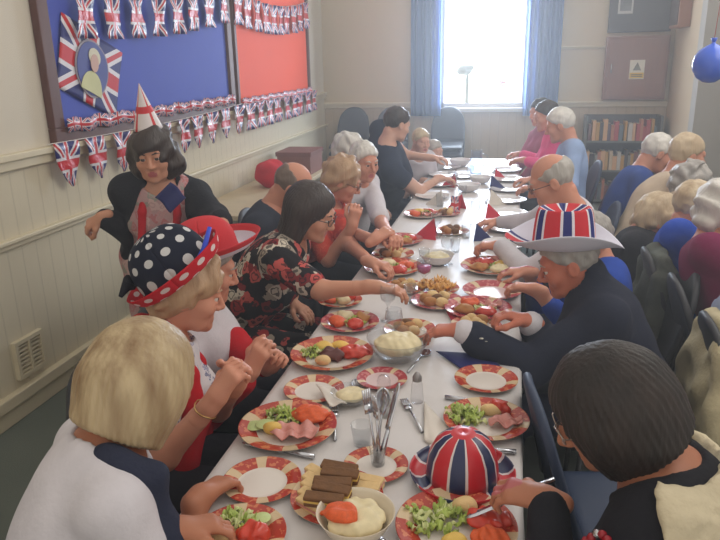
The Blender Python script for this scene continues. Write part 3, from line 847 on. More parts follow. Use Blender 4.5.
prof = prof+[(TX0+.02+(TX1-TX0-.04)*k/10, TZ) for k in range(1, 10)]+[(TX1-.02, TZ), (TX1-.004, TZ-.002), (TX1+.004, TZ-.012), (TX1+.006, TZ-.1), (TX1+.012, TZ-.2)]
def clf(u, v):
    i = int(round(u*(len(prof)-1))); x, z = prof[i]; y = .9+6.02*v
    if z < TZ-.05: x += .008*math.sin(y*14)*(1 if x > 0 else -1)*((TZ-z)/.2)
    return (x, y, z)
o = MB().grid(clf, len(prof)-1, 240).go('tablecloth', clm, mod={'solid': .002})
tag(o, 'long white paper cloth covering the whole dining table', 'tablecloth')
# ---------------------------------------------------------------- clothing materials
def dotsmat(name, c, d, nu, nv, r=.28):
    if name in MATS: return MATS[name]
    m, nt, b = newmat(name, .85, 0, .2)
    u, v, _ = split(nt, coords(nt, 'UV'))
    u = u*nu; v = v*nv
    row = v.op('FLOOR'); fx = (u+(row*.5).fract()).fract()-.5; fy = v.fract()-.5
    dd = (fx*fx+fy*fy).op('SQRT')
    nt.links.new(mixc(nt, dd.lt(r), lin(c), lin(d)), b.inputs['Base Color'])
    MATS[name] = m; return m
def floralmat(name, base, cols, scale=16, cover=.62):
    m, nt, b = newmat('cloth_'+name, .9, 0, .2)
    co = coords(nt); v = nt.nodes.new('ShaderNodeTexVoronoi'); v.inputs['Scale'].default_value = scale
    nz = nt.nodes.new('ShaderNodeTexNoise'); nz.inputs['Scale'].default_value = scale*1.2
    nt.links.new(co, nz.inputs['Vector'])
    ad = nt.nodes.new('ShaderNodeVectorMath'); ad.operation = 'MULTIPLY_ADD'; ad.inputs[1].default_value = (.06,)*3
    nt.links.new(nz.outputs['Color'], ad.inputs[0]); nt.links.new(co, ad.inputs[2]); nt.links.new(ad.outputs[0], v.inputs['Vector'])
    r = nt.nodes.new('ShaderNodeValToRGB'); r.color_ramp.interpolation = 'CONSTANT'
    sp = nt.nodes.new('ShaderNodeSeparateColor'); nt.links.new(v.outputs['Color'], sp.inputs[0]); nt.links.new(sp.outputs[0], r.inputs[0])
    el = r.color_ramp.elements
    for i, c in enumerate(cols):
        e = el[i] if i < 2 else el.new(i/len(cols))
        e.position = i/len(cols); e.color = (*lin(c), 1)
    dist = X(nt, v.outputs['Distance'])
    ring = (dist-.30).abs().lt(.06)
    c1 = mixc(nt, ring*.8, r.outputs[0], lin(base))
    nt.links.new(mixc(nt, dist.gt(cover), c1, lin(base)), b.inputs['Base Color'])
    MATS['cloth_'+name] = m; return m
white_top = cloth('white_top', (206, 202, 208), .4)
cream_back = cloth('cream', (196, 178, 160))
navy_knit = cloth('navy_knit', (44, 48, 66), .9)
navy_suit = cloth('navy_suit', (38, 42, 58), .3)
black_cl = cloth('black_cardigan', (36, 36, 42), .8)
dark_tr = cloth('dark_trousers', (42, 42, 50), .4)
red_cl = cloth('red', (186, 30, 40), .6)
floral = floralmat('floral_print', (34, 30, 34), [(150, 44, 44), (34, 30, 34), (206, 196, 180), (130, 40, 44), (30, 28, 32), (196, 90, 84), (160, 148, 134)], 19, .62)
pinkprint = floralmat('pink_print', (186, 150, 150), [(196, 150, 150), (186, 120, 122), (206, 176, 172), (150, 150, 140)], 22, .6)
bluewhite = floralmat('blue_white_print', (214, 210, 214), [(214, 210, 214), (120, 130, 170), (206, 206, 214), (70, 80, 130)], 40, .5)
orangeprint = floralmat('red_orange_print', (196, 66, 48), [(196, 66, 48), (206, 90, 70), (160, 50, 50)], 30, .6)
tweed = cloth('cream_tweed', (200, 188, 160), 1.0)
FAIR = ('fair', (200, 150, 124)); PINK = ('pink', (202, 146, 122)); TAN = ('tan', (176, 120, 92)); PALE = ('pale', (208, 168, 148))
GREY = ('grey', (128, 124, 120), (180, 174, 168)); WHITEH = ('white', (186, 182, 176), (226, 222, 214)); BLONDE = ('blonde', (118, 86, 54), (204, 184, 146))
DARK = ('dark', (34, 26, 24), (62, 46, 38)); BROWN = ('brown', (22, 18, 16), (50, 38, 32), .6); LBROWN = ('light_brown', (150, 116, 86), (196, 164, 130)); SANDY = ('sandy', (166, 140, 108), (206, 188, 158))
Zu = np.array([0, 0, 1.])
def hd(p, d, n=(0, 0, 1), c=30): return (np.array(p, float), np.array(d, float), np.array(n, float), c)

# ---- A: blonde woman
A = person('woman with a blonde bob in a white top with a navy jumper round her shoulders', at(146, 378, 1.5), 52, (-.96, .98), 24, 4, tyaw=40, skinc=TAN, hair=('bob',)+BLONDE, hairL=.135,
    top=white_top, sleeve=.42, neckline=(.10, .10, .075), bottom=dark_tr, fine=.004, coarse=.009, build=1.06, seed=11,
    hands={'R': hd(onz(200, 497, .785), (.25, .85, -.1), (-.2, .1, 1), 42), 'L': hd(onz(176, 530, .80), (.7, .5, -.1), (0, .2, 1), 40)})
def shawl(pi, mat, name, seed, side=.07, drop=.36, wide=.075):
    c = SDF(); N, f, r, up = pi['N'], pi['f2'], pi['r2'], pi['up']
    for q in (1, -1):
        pts = [N+r*q*.09-f*.03+up*.02, N+r*q*(side+.065)+f*.04-up*.01, N+r*q*(side+.075)+f*.11-up*.12, N+r*q*(side+.06)+f*.15-up*.28, N+r*q*(side+.05)+f*.17-up*drop]
        c.chain(pts, [.03, .045, .06, .07, .07], .04)
    v, q = c.mesh(.008, wavy(seed, .008, 45)); mk(name, v, q, mat, pi['root'])
shawl(A, navy_knit, 'draped_jumper', 3, drop=.40)

# ---- B: polka dot hat woman
B = person('woman in a navy polka dot hat and red scarf, profile to the table', at(188, 291, 2.05), 26, (-1.07, 1.60), 16, 0, tyaw=14, skinc=PINK, hair=('wavyset',)+LBROWN,
    top=bluewhite, sleeve=.36, neckline=(.085, .09, .10), bottom=dark_tr, fine=.004, coarse=.009, seed=12,
    hands={'R': hd(at(216, 398, 1.83), (.35, .25, .55), (-.3, -.6, .4), 62), 'L': hd(at(236, 384, 1.95), (.3, -.2, .6), (.3, .7, .3), 60)}, poles={'R': (-.2, -.35, -1)})
C_ = B
def scarf_band(pi, mat, name='scarf', w=.036, drop=.42):
    c = SDF(); N, f, r, up = pi['N'], pi['f2'], pi['r2'], pi['up']
    for q in (1, -1):
        c.chain([N-f*.07+up*.025, N+r*q*.08-f*.0+up*.03, N+r*q*.10+f*.095-up*.08, N+r*q*.09+f*.15-up*.20, N+r*q*.09+f*.14-up*drop], [w, w, w*1.05, w*1.15, w*1.2], .02)
    v, q = c.mesh(.007, wavy(5, .004, 60)); mk(name, v, q, mat, pi['root'])
scarf_band(B, red_cl)
W_, E_ = B['arms']['R'][2], B['arms']['R'][1]; ax = unit(W_-E_); p0 = E_+(W_-E_)*.80; e1 = unit(np.cross(ax, [0, 0, 1])); e2 = np.cross(ax, e1)
MB().tube([tuple(p0+(e1*math.cos(a)+e2*math.sin(a))*.0335+ax*.004*math.sin(2*a)) for a in np.linspace(0, 2*PI, 25)], .0022, 6, cap=False).go('bracelet', plain('gold_chain', (206, 170, 110), .25, .9), B['root'])
# ---- C: red hat woman
Cw = person('woman in a red hat with white brim, white blouse and red cardigan', at(207, 268, 2.4), 22, (-1.10, 2.12), 16, 0, tyaw=8, skinc=PINK, hair=('short',)+GREY,
    top=white_top, sleeve=.5, neckline=(.08, .09, .08), bottom=dark_tr, fine=.0045, coarse=.01, seed=13,
    hands={'R': hd(at(250, 372, 2.15), (.3, .1, .6), (-.2, -.7, .3), 60), 'L': hd(at(270, 366, 2.3), (.4, -.25, .5), (.2, .7, .4), 55)}, poles={'R': (-.1, -.3, -1)})
def sleeves(pi, mat, e=.022, frm=.25, to=.85, keys='RL'):
    c = SDF()
    for k in keys:
        S_, E_, W_ = pi['arms'][k][:3]
        c.cone(S_+(E_-S_)*frm, E_, .05+e, .042+e, .03); c.cone(E_, E_+(W_-E_)*to, .042+e, .03+e, .03)
    v, q = c.mesh(.009, wavy(8, .004, 40)); mk('cardigan_sleeves', v, q, mat, pi['root'])
sleeves(Cw, red_cl, .018, .8, .8)
# ---- D: dark haired woman in floral top
D_ = person('dark-haired woman with glasses in a red and black floral top reaching over the table', at(312, 212, 2.95), -2, (-1.27, 2.72), 22, 0, tyaw=2, skinc=FAIR, hair=('long',)+DARK, hairL=.13,
    top=floral, sleeve=.40, neckline=(.085, .09, .10), bottom=floral, fine=.0045, coarse=.01, build=1.18, seed=14, glasses=('dark_frames', (40, 34, 36), .3), wrinkle=.006,
    hands={'R': hd(at(376, 287, 2.66), (1, .1, -.12), (0, 0, 1), 34)}, poles={'R': (-.2, -.5, -.7)})
# ---- E: bald man
person('balding man in dark clothes bowed behind the dark-haired woman', at(293, 187, 3.45), 12, (-1.42, 3.22), 34, 0, tyaw=5, male=True, skinc=PINK, hair=('bald', 'brown_grey', (92, 76, 66), (136, 116, 102)),
    top=cloth('dark_slate', (50, 54, 66)), bottom=dark_tr, detail=True, fine=.006, coarse=.012, seed=15)
# ---- F
person('fair short-haired woman with glasses in orange-red with a hand near her mouth', at(343, 180, 3.85), 8, (-1.22, 3.78), 24, 0, tyaw=0, skinc=PINK, hair=('wavyset',)+LBROWN,
    top=orangeprint, sleeve=.42, neckline=(.085, .09, .10), bottom=dark_tr, fine=.005, coarse=.011, seed=16, glasses=('thin_frames', (90, 60, 50), .3),
    hands={'R': hd(at(352, 226, 3.6), (.2, .15, .9), (.2, -.9, .2), 50), 'L': hd(onz(370, 262, .82), (.8, -.2, -.1), (0, 0, 1), 40)}, poles={'R': (.2, -.6, -1)})
# ---- G
person('white-haired man in a white shirt turned towards the camera', at(364, 161, 4.3), -42, (-1.12, 4.36), 12, 0, tyaw=-18, male=True, skinc=PINK, hair=('short',)+WHITEH,
    top=white_top, sleeve=.42, bottom=dark_tr, fine=.005, coarse=.011, seed=17,
    hands={'R': hd(onz(374, 240, .86), (.5, .5, .3), (0, -.5, .8), 50), 'L': hd(onz(392, 238, .84), (.3, -.7, .2), (0, .5, .8), 50)})
person('white-haired person mostly hidden behind the man in the white shirt', at(349, 152, 4.8), -10, (-1.28, 4.88), 10, 0, skinc=PALE, hair=('wavyset',)+WHITEH, top=cloth('pale_lilac', (190, 186, 196)), bottom=dark_tr, fine=.007, coarse=.013, detail=False, seed=18)
# ---- H
H_ = person('large dark-haired woman in a navy dress leaning over the far table end', at(397, 124, 5.1), 40, (-1.06, 5.38), 18, 0, tyaw=22, skinc=PALE, hair=('short',)+DARK,
    top=cloth('navy_dress', (38, 46, 66), .3), sleeve=.2, bottom=cloth('navy_dress', (38, 46, 66)), fine=.006, coarse=.012, build=1.62, seed=19, detail=False,
    hands={'R': hd(onz(440, 178, .84), (.8, .2, -.1), (0, 0, 1), 35), 'L': hd(at(432, 158, 5.3), (.8, -.1, 0), (0, 0, 1), 35)})
person('small blond child sitting beside the woman in navy at the far end', at(421, 141, 5.7), -50, (-.84, 5.98), 8, 0, skinc=PALE, hair=('short', 'child_blond', (178, 156, 122), (212, 196, 164)), top=white_top, sleeve=.4, bottom=dark_tr, fine=.006, coarse=.012, detail=False, seed=20, build=.72, headsc=.82, pz=.62, cat='child', legs=False)
person('small grey-capped child at the table edge near the woman in navy', at(434, 151, 6.0), -30, (-.80, 6.4), 8, 0, skinc=PALE, hair=('short', 'ash', (150, 144, 136), (190, 184, 174)), top=cloth('pale_grey', (176, 176, 180)), sleeve=.4, bottom=dark_tr, fine=.006, coarse=.012, detail=False, seed=21, build=.7, headsc=.8, pz=.58, cat='child', legs=False)
# ---- standing woman
S_ = person('standing woman with shaggy dark hair, cone hat, black cardigan and pink print top', at(153, 153, 3.05), -72, (-1.74, 3.02), 12, -3, tyaw=-66, skinc=FAIR, hair=('shaggy',)+DARK,
    top=[(pinkprint, .013, .1, (.085, .09, .13), 'top')], bottom=pinkprint, fine=.005, coarse=.010, stand=True, pz=.80, seed=22, build=1.02,
    hands={'R': hd(at(103, 217, 3.12), (-.6, -.1, -.3), (-.3, -.6, .6), 50), 'L': hd(at(222, 222, 2.85), (.3, -.6, -.3), (.4, .4, .7), 50)}, poles={'R': (-.15, .3, -1), 'L': (.3, .3, -.8)})
def cardigan(pi, mat, e=.028, gap=.085, seed=1, name='cardigan', to=.9, h=.009, edge=.0):
    c = SDF(); P, N, f, r, up, M, L = pi['P'], pi['N'], pi['f2'], pi['r2'], pi['up'], pi['M'], pi['L']
    for q in pi['body'].p[:8]:
        c.p.append(('c', q[1], q[2], q[3]+e, q[4]+e, q[5], q[6]) if q[0] == 'c' else ('e', q[1], q[2]+e, q[3], 0, q[5], q[6]))
    for k in 'RL':
        a, E_, W_ = pi['arms'][k][:3]; c.cone(a, E_, .052+e, .043+e, .03); c.cone(E_, E_+(W_-E_)*to, .043+e, .03+e, .02)
    c.chain([N+f*.14+up*.04, P+f*.2+up*.0], [gap*.85, gap*1.3], .015, '-')
    c.cone(N, pi['head'], .068, .066, .01, '-')
    v, q = c.mesh(h, wavy(seed, .005, 30)); return mk(name, v, q, mat, pi['root'])
cardigan(S_, black_cl, e=.02, gap=.135)
c = SDF(); N, f, r, up = S_['N'], S_['f2'], S_['r2'], S_['up']
for q in (1, -1): c.chain([N-f*.05+up*.03, N+r*q*.065+up*.035, N+r*q*.078+f*.12-up*.08, N+r*q*.075+f*.185-up*.2, N+r*q*.08+f*.17-up*.42], [.018]*5, .01)
v, q = c.mesh(.006); mk('red_neck_straps', v, q, red_cl, S_['root'])
# ---- L: man in the flag hat
Lm = person('man in a British flag cowboy hat, navy suit and patterned tie', at(568, 262, 2.42), 184, (.45, 2.34), 22, 0, tyaw=182, male=True, skinc=('ruddy', (196, 122, 98)), hair=('short',)+GREY,
    top=[(white_top, .010, .98, (.066, .07, .07), 'shirt')], bottom=navy_suit, fine=.004, coarse=.009, seed=31, build=1.08,
    hands={'L': hd(onz(462, 330, .83), (-1, .12, -.12), (0, 0, 1), 34), 'R': hd(onz(530, 322, .85), (-.75, -.1, .25), (0, .2, 1), 52)}, poles={'L': (.35, -.25, -1), 'R': (.5, .7, -.8)})
JK = cardigan(Lm, navy_suit, e=.026, gap=.08, seed=4, name='jacket', to=.80)
c = SDF(); N, f, r, up = Lm['N'], Lm['f2'], Lm['r2'], Lm['up']
c.chain([N+f*.075+up*.02, N+f*.125-up*.07, N+f*.155-up*.18, N+f*.17-up*.33], [.016, .018, .022, .028], .01)
v, q = c.mesh(.005); mk('tie', v, q, floralmat('tie_pattern', (110, 40, 60), [(120, 40, 60), (170, 150, 160), (80, 30, 60)], 70, .5), Lm['root'])
W_, E_ = Lm['arms']['L'][2], Lm['arms']['L'][1]
for k in range(3):
    p = E_+(W_-E_)*(.70-.07*k)+np.array([0, -.045, .03]); m = MB(); m.lathe([(0, -.003), (.008, -.003), (.009, .001), (0, .003)], 12, tuple(p)); m.go('cuff_button', plain('pewter_button', (190, 186, 176), .3, .8), JK)
# ---- M hidden
person('person in bright blue seated just beyond the man in the flag hat', at(586, 240, 2.95), 180, (.38, 2.90), 14, 0, tyaw=180, skinc=PINK, hair=('short',)+GREY, top=cloth('bright_blue', (44, 74, 160)), sleeve=.8, bottom=dark_tr,
    detail=True, fine=.006, coarse=.012, seed=32, hands={'L': hd(onz(536, 290, .82), (-.9, .1, .1), (0, 0, 1), 45), 'R': hd(onz(528, 272, .80), (-.9, .0, 0), (0, 0, 1), 30)})
# ---- K
person('bald man with glasses and grey side hair in a white shirt, reaching', at(551, 181, 3.15), 183, (.40, 3.42), 24, 0, tyaw=186, male=True, skinc=PINK, hair=('bald', 'grey2', (140, 136, 130), (186, 180, 172)), top=white_top, sleeve=.96, bottom=dark_tr,
    glasses=('dark_frames', (40, 34, 36), .3), fine=.005, coarse=.011, seed=33, hands={'L': hd(onz(500, 246, .83), (-1, .1, 0), (0, 0, 1), 50), 'R': hd(onz(500, 222, .80), (-1, -.1, 0), (0, 0, 1), 40)}, poles={'L': (.3, -.8, -.5)})
# ---- J, I
person('white-haired man in a light blue shirt at the far right of the table', at(560, 125, 5.0), 172, (.42, 5.15), 18, 0, tyaw=182, male=True, skinc=PINK, hair=('short',)+WHITEH, top=cloth('light_blue', (150, 172, 210), .3), sleeve=.9, bottom=dark_tr, detail=False, fine=.006, coarse=.012, seed=34,
    hands={'L': hd(onz(536, 188, .84), (-1, 0, 0), (0, 0, 1), 40), 'R': hd(onz(532, 180, .84), (-1, 0, 0), (0, 0, 1), 40)})
person('dark-haired woman in a bright pink top at the far right corner', at(546, 116, 5.75), 196, (.38, 5.95), 12, 0, tyaw=190, skinc=PINK, hair=('short',)+DARK, top=cloth('bright_pink', (226, 70, 130), .3), sleeve=.9, bottom=dark_tr, detail=False, fine=.006, coarse=.012, seed=35,
    hands={'L': hd(onz(524, 160, .86), (-1, 0, 0), (0, 0, 1), 40), 'R': hd(onz(520, 154, .84), (-1, 0, 0), (0, 0, 1), 40)})
person('woman in dark pink at the window end behind the pink top', at(540, 112, 6.4), 215, (.30, 6.62), 10, 0, skinc=PINK, hair=('short',)+BROWN, top=cloth('dusk_pink', (150, 60, 90)), bottom=dark_tr, detail=False, fine=.007, coarse=.013, seed=36)
# ---- N: foreground right woman
Nw = person('woman with dark brown bob in black and cream jacket, holding a knife', at(606, 408, 1.36), 184, (.54, 1.12), 30, 0, tyaw=166, skinc=TAN, hair=('bob',)+BROWN, hairL=.115,
    top=[(cloth('black_top', (30, 30, 36)), .012, .95, (.14, .135, .085), 'top')], bottom=dark_tr, fine=.004, coarse=.009, build=1.05, seed=41, glasses=('silver_frames', (170, 160, 150), .25, .8),
    hands={'L': hd(onz(548, 500, .85), (-.8, .2, .0), (.1, -.2, 1), 48)}, poles={'L': (.3, -.9, -.4)})
def vestpanel(pi, mat):
    c = SDF(); e = .03
    for q in pi['body'].p[:8]:
        c.p.append(('c', q[1], q[2], q[3]+e, q[4]+e, q[5], q[6]) if q[0] == 'c' else ('e', q[1], q[2]+e, q[3], 0, q[5], q[6]))
    for k in 'RL':
        a, E_, W_ = pi['arms'][k][:3]; c.cone(a, a+(E_-a)*.8, .052+e, .045+e, .03)
    N, f, r, up, M = pi['N'], pi['f2'], pi['r2'], pi['up'], pi['M']
    c.ell(N+up*.05-f*.01, (.18, .17, .105), M, .01, '-')
    c.plane(N-f*.035, f, .02)
    v, q = c.mesh(.008, lambda x, y, z: wavy(9, .003, 150)(x, y, z)+wavy(2, .004, 30)(x, y, z)); mk('tweed_jacket', v, q, mat, pi['root'])
vestpanel(Nw, tweed)
N, f, r, up = Nw['N'], Nw['f2'], Nw['r2'], Nw['up']
redb = plain('red_beads', (150, 22, 36), .25); silv = plain('silver_beads', (190, 188, 190), .2, .9)
from mathutils.bvhtree import BVHTree
def surface_point(root, px, py, off):      # a point lying on the clothes of a figure
    best = None
    for o in root.children:
        if o.name.split('.')[0] not in ('top', 'tweed_jacket', 'body'): continue
        org = Vector(origin_of(root)); bv = BVHTree.FromPolygons([v.co+org for v in o.data.vertices], [tuple(p.vertices) for p in o.data.polygons])
        d = Vector(R @ np.array([px-360, -(py-270), -F])).normalized(); hit = bv.ray_cast(Vector(CAM), d)
        if hit[0] is not None and (best is None or hit[3] < best[1]): best = (hit[0]-d*off, hit[3])
    return best[0] if best else None
for line, n in ((((618, 474), (606, 490), (590, 512), (572, 545)), 15), (((612, 545), (600, 532), (586, 541)), 6)):
    L_ = [np.array(p, float) for p in line]
    for i in range(n):
        t = i/(n-1)*(len(L_)-1); k = min(int(t), len(L_)-2); q = L_[k]+(L_[k+1]-L_[k])*(t-k); p = surface_point(Nw['root'], q[0], q[1], .009)
        if p is None: continue
        MB().lathe([(.0005, -.009), (.006, -.0065), (.009, 0), (.006, .0065), (.0005, .009)], 10, tuple(p)).go('silver_bead' if i % 4 == 3 else 'red_bead', silv if i % 4 == 3 else redb, Nw['root'])
def collar(pi, mat):
    c = SDF(); N, f, r, up = pi['N'], pi['f2'], pi['r2'], pi['up']; pts = []
    for i in range(13):
        a = math.radians(-150+25*i); pts.append(N+r*math.sin(a)*.068-f*math.cos(a)*.066+up*(.045+.018*math.cos(a))+f*.005)
    c.chain(pts, [.013]*13, .008); v, q = c.mesh(.005); mk('collar', v, q, mat, pi['root'])
collar(Lm, white_top)
# ---- right hand table group, seen from behind
def rp(label, px, py, d, pel, yaw, hair, top, pitch=10, male=False, build=1.0, seed=50, skinc=PINK, tyaw=0, sleeve=.9):
    return person(label, at(px, py, d), yaw, pel, pitch, 0, tyaw=tyaw, male=male, skinc=skinc, hair=hair, top=top, sleeve=sleeve, bottom=dark_tr, detail=False, fine=.006, coarse=.012, build=build, seed=seed)
rp('white-haired man in a royal blue jumper bending forward by the bookcase', 657, 153, 4.4, (.64, 4.62), 12, ('thin',)+WHITEH, cloth('royal_blue', (44, 70, 136)), 25, True, 1.05, 51)
rp('grey-fair haired man in a beige and cream shirt, back to the camera', 687, 155, 4.0, (.64, 4.10), 15, ('short',)+SANDY, cloth('beige_cream', (196, 178, 156)), 10, True, 1.15, 52, tyaw=5)
rp('grey curly-haired woman seated behind the fair man in beige', 692, 186, 3.8, (1.08, 3.80), 20, ('wavyset',)+GREY, cloth('stone', (150, 140, 132)), 14, False, 1.0, 53)
rp('curly sandy-haired woman in black, head lowered', 657, 220, 3.6, (.76, 3.62), 8, ('wavyset',)+SANDY, black_cl, 30, False, 1.05, 54)
rp('white-haired person in a bright blue sweater seated at the right-hand table', 696, 207, 3.25, (.92, 3.20), 10, ('short',)+SANDY, cloth('cobalt_blue', (40, 76, 176), .4), 12, True, 1.12, 55)
rp('white-haired person in a burgundy jumper at the right edge', 726, 212, 2.85, (.98, 2.80), 10, ('wavyset',)+WHITEH, cloth('burgundy', (120, 34, 76), .4), 8, False, 1.12, 56)
rp('person in pale blue at the right edge of the frame', 768, 262, 2.4, (.96, 2.36), 10, ('short',)+GREY, cloth('pale_blue', (150, 160, 186), .4), 8, False, 1.05, 57)

# ---------------------------------------------------------------- hats
def hat_mesh(pi, name, fn, nu, nv, mats, off=(0, 0, .07), tilt=0, turn=0, solid=.003, midf=None, sc=1.0):
    """fn(a, s) -> local x,y,z,u,v with a the angle and s from crown centre to brim edge"""
    t = math.radians(tilt); c, s_ = math.cos(t), math.sin(t)
    V = []; UV = []; Fc = []; mi = []
    for i in range(nv+1):
        for j in range(nu+1):
            x, y, z, u, v = fn(2*PI*j/nu, i/nv)
            x *= sc; y *= sc; z *= sc
            y, z = y*c+z*s_, -y*s_+z*c
            V.append(pi['head']+pi['Hm'] @ (np.array([x, y, z])+np.array(off))); UV.append((u, v))
    for i in range(nv):
        for j in range(nu):
            n1 = nu+1; Fc.append((i*n1+j, i*n1+j+1, (i+1)*n1+j+1, (i+1)*n1+j)); mi.append(midf((i+.5)/nv, 2*PI*(j+.5)/nu) if midf else 0)
    o = mk(name, V, Fc, mats, pi['root'], uv=UV, mids=mi if isinstance(mats, (list, tuple)) else None)
    sm = o.modifiers.new('solid', 'SOLIDIFY'); sm.thickness = solid; sm.offset = 0
    return o
def cowboy(a, s):
    ca, sa = math.cos(a), math.sin(a)      # ca: side, sa: front
    if s < .5:
        t = s/.5
        if t < .55: q = t/.55; r = q*.82; z = .135-.032*(1-q*q)*(1 if True else 0)*(1-.4*abs(ca))
        else: q = (t-.55)/.45; r = .82+.22*q; z = .135*(1-q)+.0*q; z = .135*(math.cos(q*PI/2))**.8
        x = r*.084*ca; y = r*.104*sa
        u = .5+ca*t*.42; v = .5+sa*t*.42
        return x, y, z, u, v
    t = (s-.5)/.5
    x = (.087+.085*t)*ca; y = (.108+.095*t)*sa
    z = .075*(t**1.6)*(abs(ca)**1.6)-.012*(t**2)*(abs(sa)**3)+.05*max(0, sa)**6*t*t
    return x, y, z, .5+ca*(.42+.08*t), .5+sa*(.42+.08*t)
hatw, nt, b = newmat('hat_white_felt', .8, 0, .2); b.inputs['Base Color'].default_value = (*lin((206, 206, 220)), 1)
def radialjack(name, n=4):
    m, nt, b = newmat(name, .6, 0, .3)
    x, y, z = split(nt, coords(nt, 'UV'))
    x = x*2-1; y = y*2-1
    th = y.op('ARCTAN2', x)*(n/PI)
    f = ((th+10).fract()-.5).abs()           # 0 centre of a panel, .5 border
    g = (((th+10)*.5).fract()).gt(.5)
    red_in = f.lt(.27)
    c = mixc(nt, f.lt(.36), BLUE, WHITE)
    c = mixc(nt, red_in, c, RED)
    nt.links.new(c, b.inputs['Base Color']); return m
rj = radialjack('radial_flag_felt', 3)
hat_mesh(Lm, 'flag_cowboy_hat', cowboy, 64, 36, [rj, hatw], off=(0, -.005, .065), tilt=-20, midf=lambda s, a: 0 if s < .5 or (s > .5 and math.sin(a) > .86) else 1, sc=1.0)
def bucket(a, s, R=.105, H=.125, B=.06):
    ca, sa = math.cos(a), math.sin(a)
    if s < .6:
        q = s/.6*PI/2; r = math.sin(q)**.8; return r*R*ca, r*(R+.012)*sa, H*math.cos(q)**.75, a/(2*PI), s
    t = (s-.6)/.4; r = 1+.0*t
    return (R+B*t)*ca, (R+.012+B*t)*sa, -.012*math.sin(t*PI)+.035*t*t, a/(2*PI), s
dot1 = dotsmat('navy_polka_felt', (26, 30, 48), (200, 200, 200), 11, 6.5, .24); dot2 = dotsmat('red_polka_felt', (190, 28, 42), (214, 200, 200), 15, 7, .24)
ho = hat_mesh(B, 'polka_dot_hat', lambda a, s: bucket(a, s, .108, .15, .045), 72, 40, [dot1, dot2], off=(0, -.035, .05), tilt=-50, midf=lambda s, a: 0 if s < .62 else 1, sc=1.0)
hb = B['head']+B['Hm'] @ np.array([.10, -.03, .02])
m = MB(); q0 = B['head']+B['Hm'] @ np.array([.085, .0, .10]); 
m.tube([q0, B['head']+B['Hm'] @ np.array([.085, .015, .16]), B['head']+B['Hm'] @ np.array([.06, .02, .22])], [.009, .008, .006], 8); m.go('blue_hat_ribbon', plain('bright_blue_ribbon', (44, 70, 200), .5), ho)
m = MB(); bp = B['head']+B['Hm'] @ np.array([.02, -.155, -.01])
for q in (-1, 1): m.tube([bp, bp+B['Hm'] @ np.array([q*.03, -.02, .01]), bp+B['Hm'] @ np.array([q*.045, -.03, -.02])], [.008, .016, .006], 8)
m.go('hat_bow', cloth('bow_black', (28, 28, 36)), ho)
hat_mesh(Cw, 'red_hat', lambda a, s: bucket(a, s, .095, .115, .085), 64, 36, [plain('red_felt', (196, 34, 44), .8, 0, .1), hatw, plain('red_felt', (196, 34, 44))], off=(0, -.015, .06), tilt=-26, midf=lambda s, a: 0 if s < .6 else (1 if s < .93 else 2), sc=1.05)
# cone party hat with a red cross
cm, nt, b = newmat('cross_paper', .5); u, v, _ = split(nt, coords(nt, 'UV'))
cr = (((u*4).fract()-.5).abs().lt(.085)).mx((v-.45).abs().lt(.07))
nt.links.new(mixc(nt, cr, lin((222, 214, 214)), RED), b.inputs['Base Color'])
hat_mesh(S_, 'cone_party_hat', lambda a, s: (.062*s*math.cos(a), .062*s*math.sin(a), .20*(1-s), a/(2*PI), 1-s), 48, 12, cm, off=(0, -.01, .11), tilt=0, solid=.001)
# napkin in the standing woman's hand
c0 = at(172, 197, 2.95); m = MB()
m.grid(lambda u, v: (c0[0]+(u-v)*.07, c0[1]+.01*math.sin(u*5)-.02*v, c0[2]+(1-u-v)*.065), 8, 8)
tag(m.go('paper_napkin', plain('navy_napkin', (30, 36, 96), .8), mod={'solid': .003}), 'navy paper napkin held up by the standing woman', 'napkin')
# ---------------------------------------------------------------- chairs round the table
def pchair(pi_x, pi_y, yaw, mat, label): return chair(pi_x, pi_y, yaw, mat, label)
for x, y, a, mt, lb in (
    (-.96, .95, 30, navy, 'navy chair of the blonde woman at the left front of the table'),
    (-.98, 1.64, -35, blackp, 'black chair of the woman in the polka dot hat'),
    (-1.0, 2.14, -20, blackp, 'black chair of the woman in the red hat'),
    (-1.29, 2.72, 2, blackp, 'black chair of the dark-haired woman in the floral top'),
    (-1.44, 3.22, 5, blackp, 'black chair of the bowed balding man'),
    (-1.24, 3.78, 0, blackp, 'black chair of the fair woman in orange-red'),
    (-1.13, 4.34, -10, blackp, 'black chair of the man in white turned to the camera'),
    (-1.29, 4.88, -5, blackp, 'black chair of the hidden white-haired person'),
    (-1.10, 5.38, 10, navy, 'navy chair of the large woman in navy'),
    (.56, 1.10, 170, navy, 'navy chair of the woman with the dark bob at the right front'),
    (.40, 1.80, 8, navy, 'empty navy chair between the dark bob woman and the man in the flag hat'),
    (.46, 2.36, 178, blackp, 'black chair of the man in the flag hat'),
    (.42, 2.90, 180, blackp, 'black chair of the person in bright blue beyond the flag hat'),
    (.43, 3.42, 182, blackp, 'black chair of the bald man with glasses'),
    (.30, 4.25, 180, navy, 'empty navy chair on the right side, beyond the bald man'),
    (.42, 5.15, 180, navy, 'navy chair of the man in the light blue shirt'),
    (.38, 5.95, 185, navy, 'navy chair of the woman in bright pink'),
    (.94, 3.20, 0, blackp, 'black chair under the grey-green cardigan, right-hand group'),
    (.98, 2.80, 0, blackp, 'bare black chair of the person in burgundy'),
    (1.0, 2.36, 0, blackp, 'black chair under the cream cardigan at the right edge'),
    (.66, 4.10, 0, blackp, 'black chair of the man in beige and cream'),
    (.66, 4.62, 0, navy, 'navy chair of the man in royal blue by the bookcase')):
    chair(x, y, a, mt, lb)
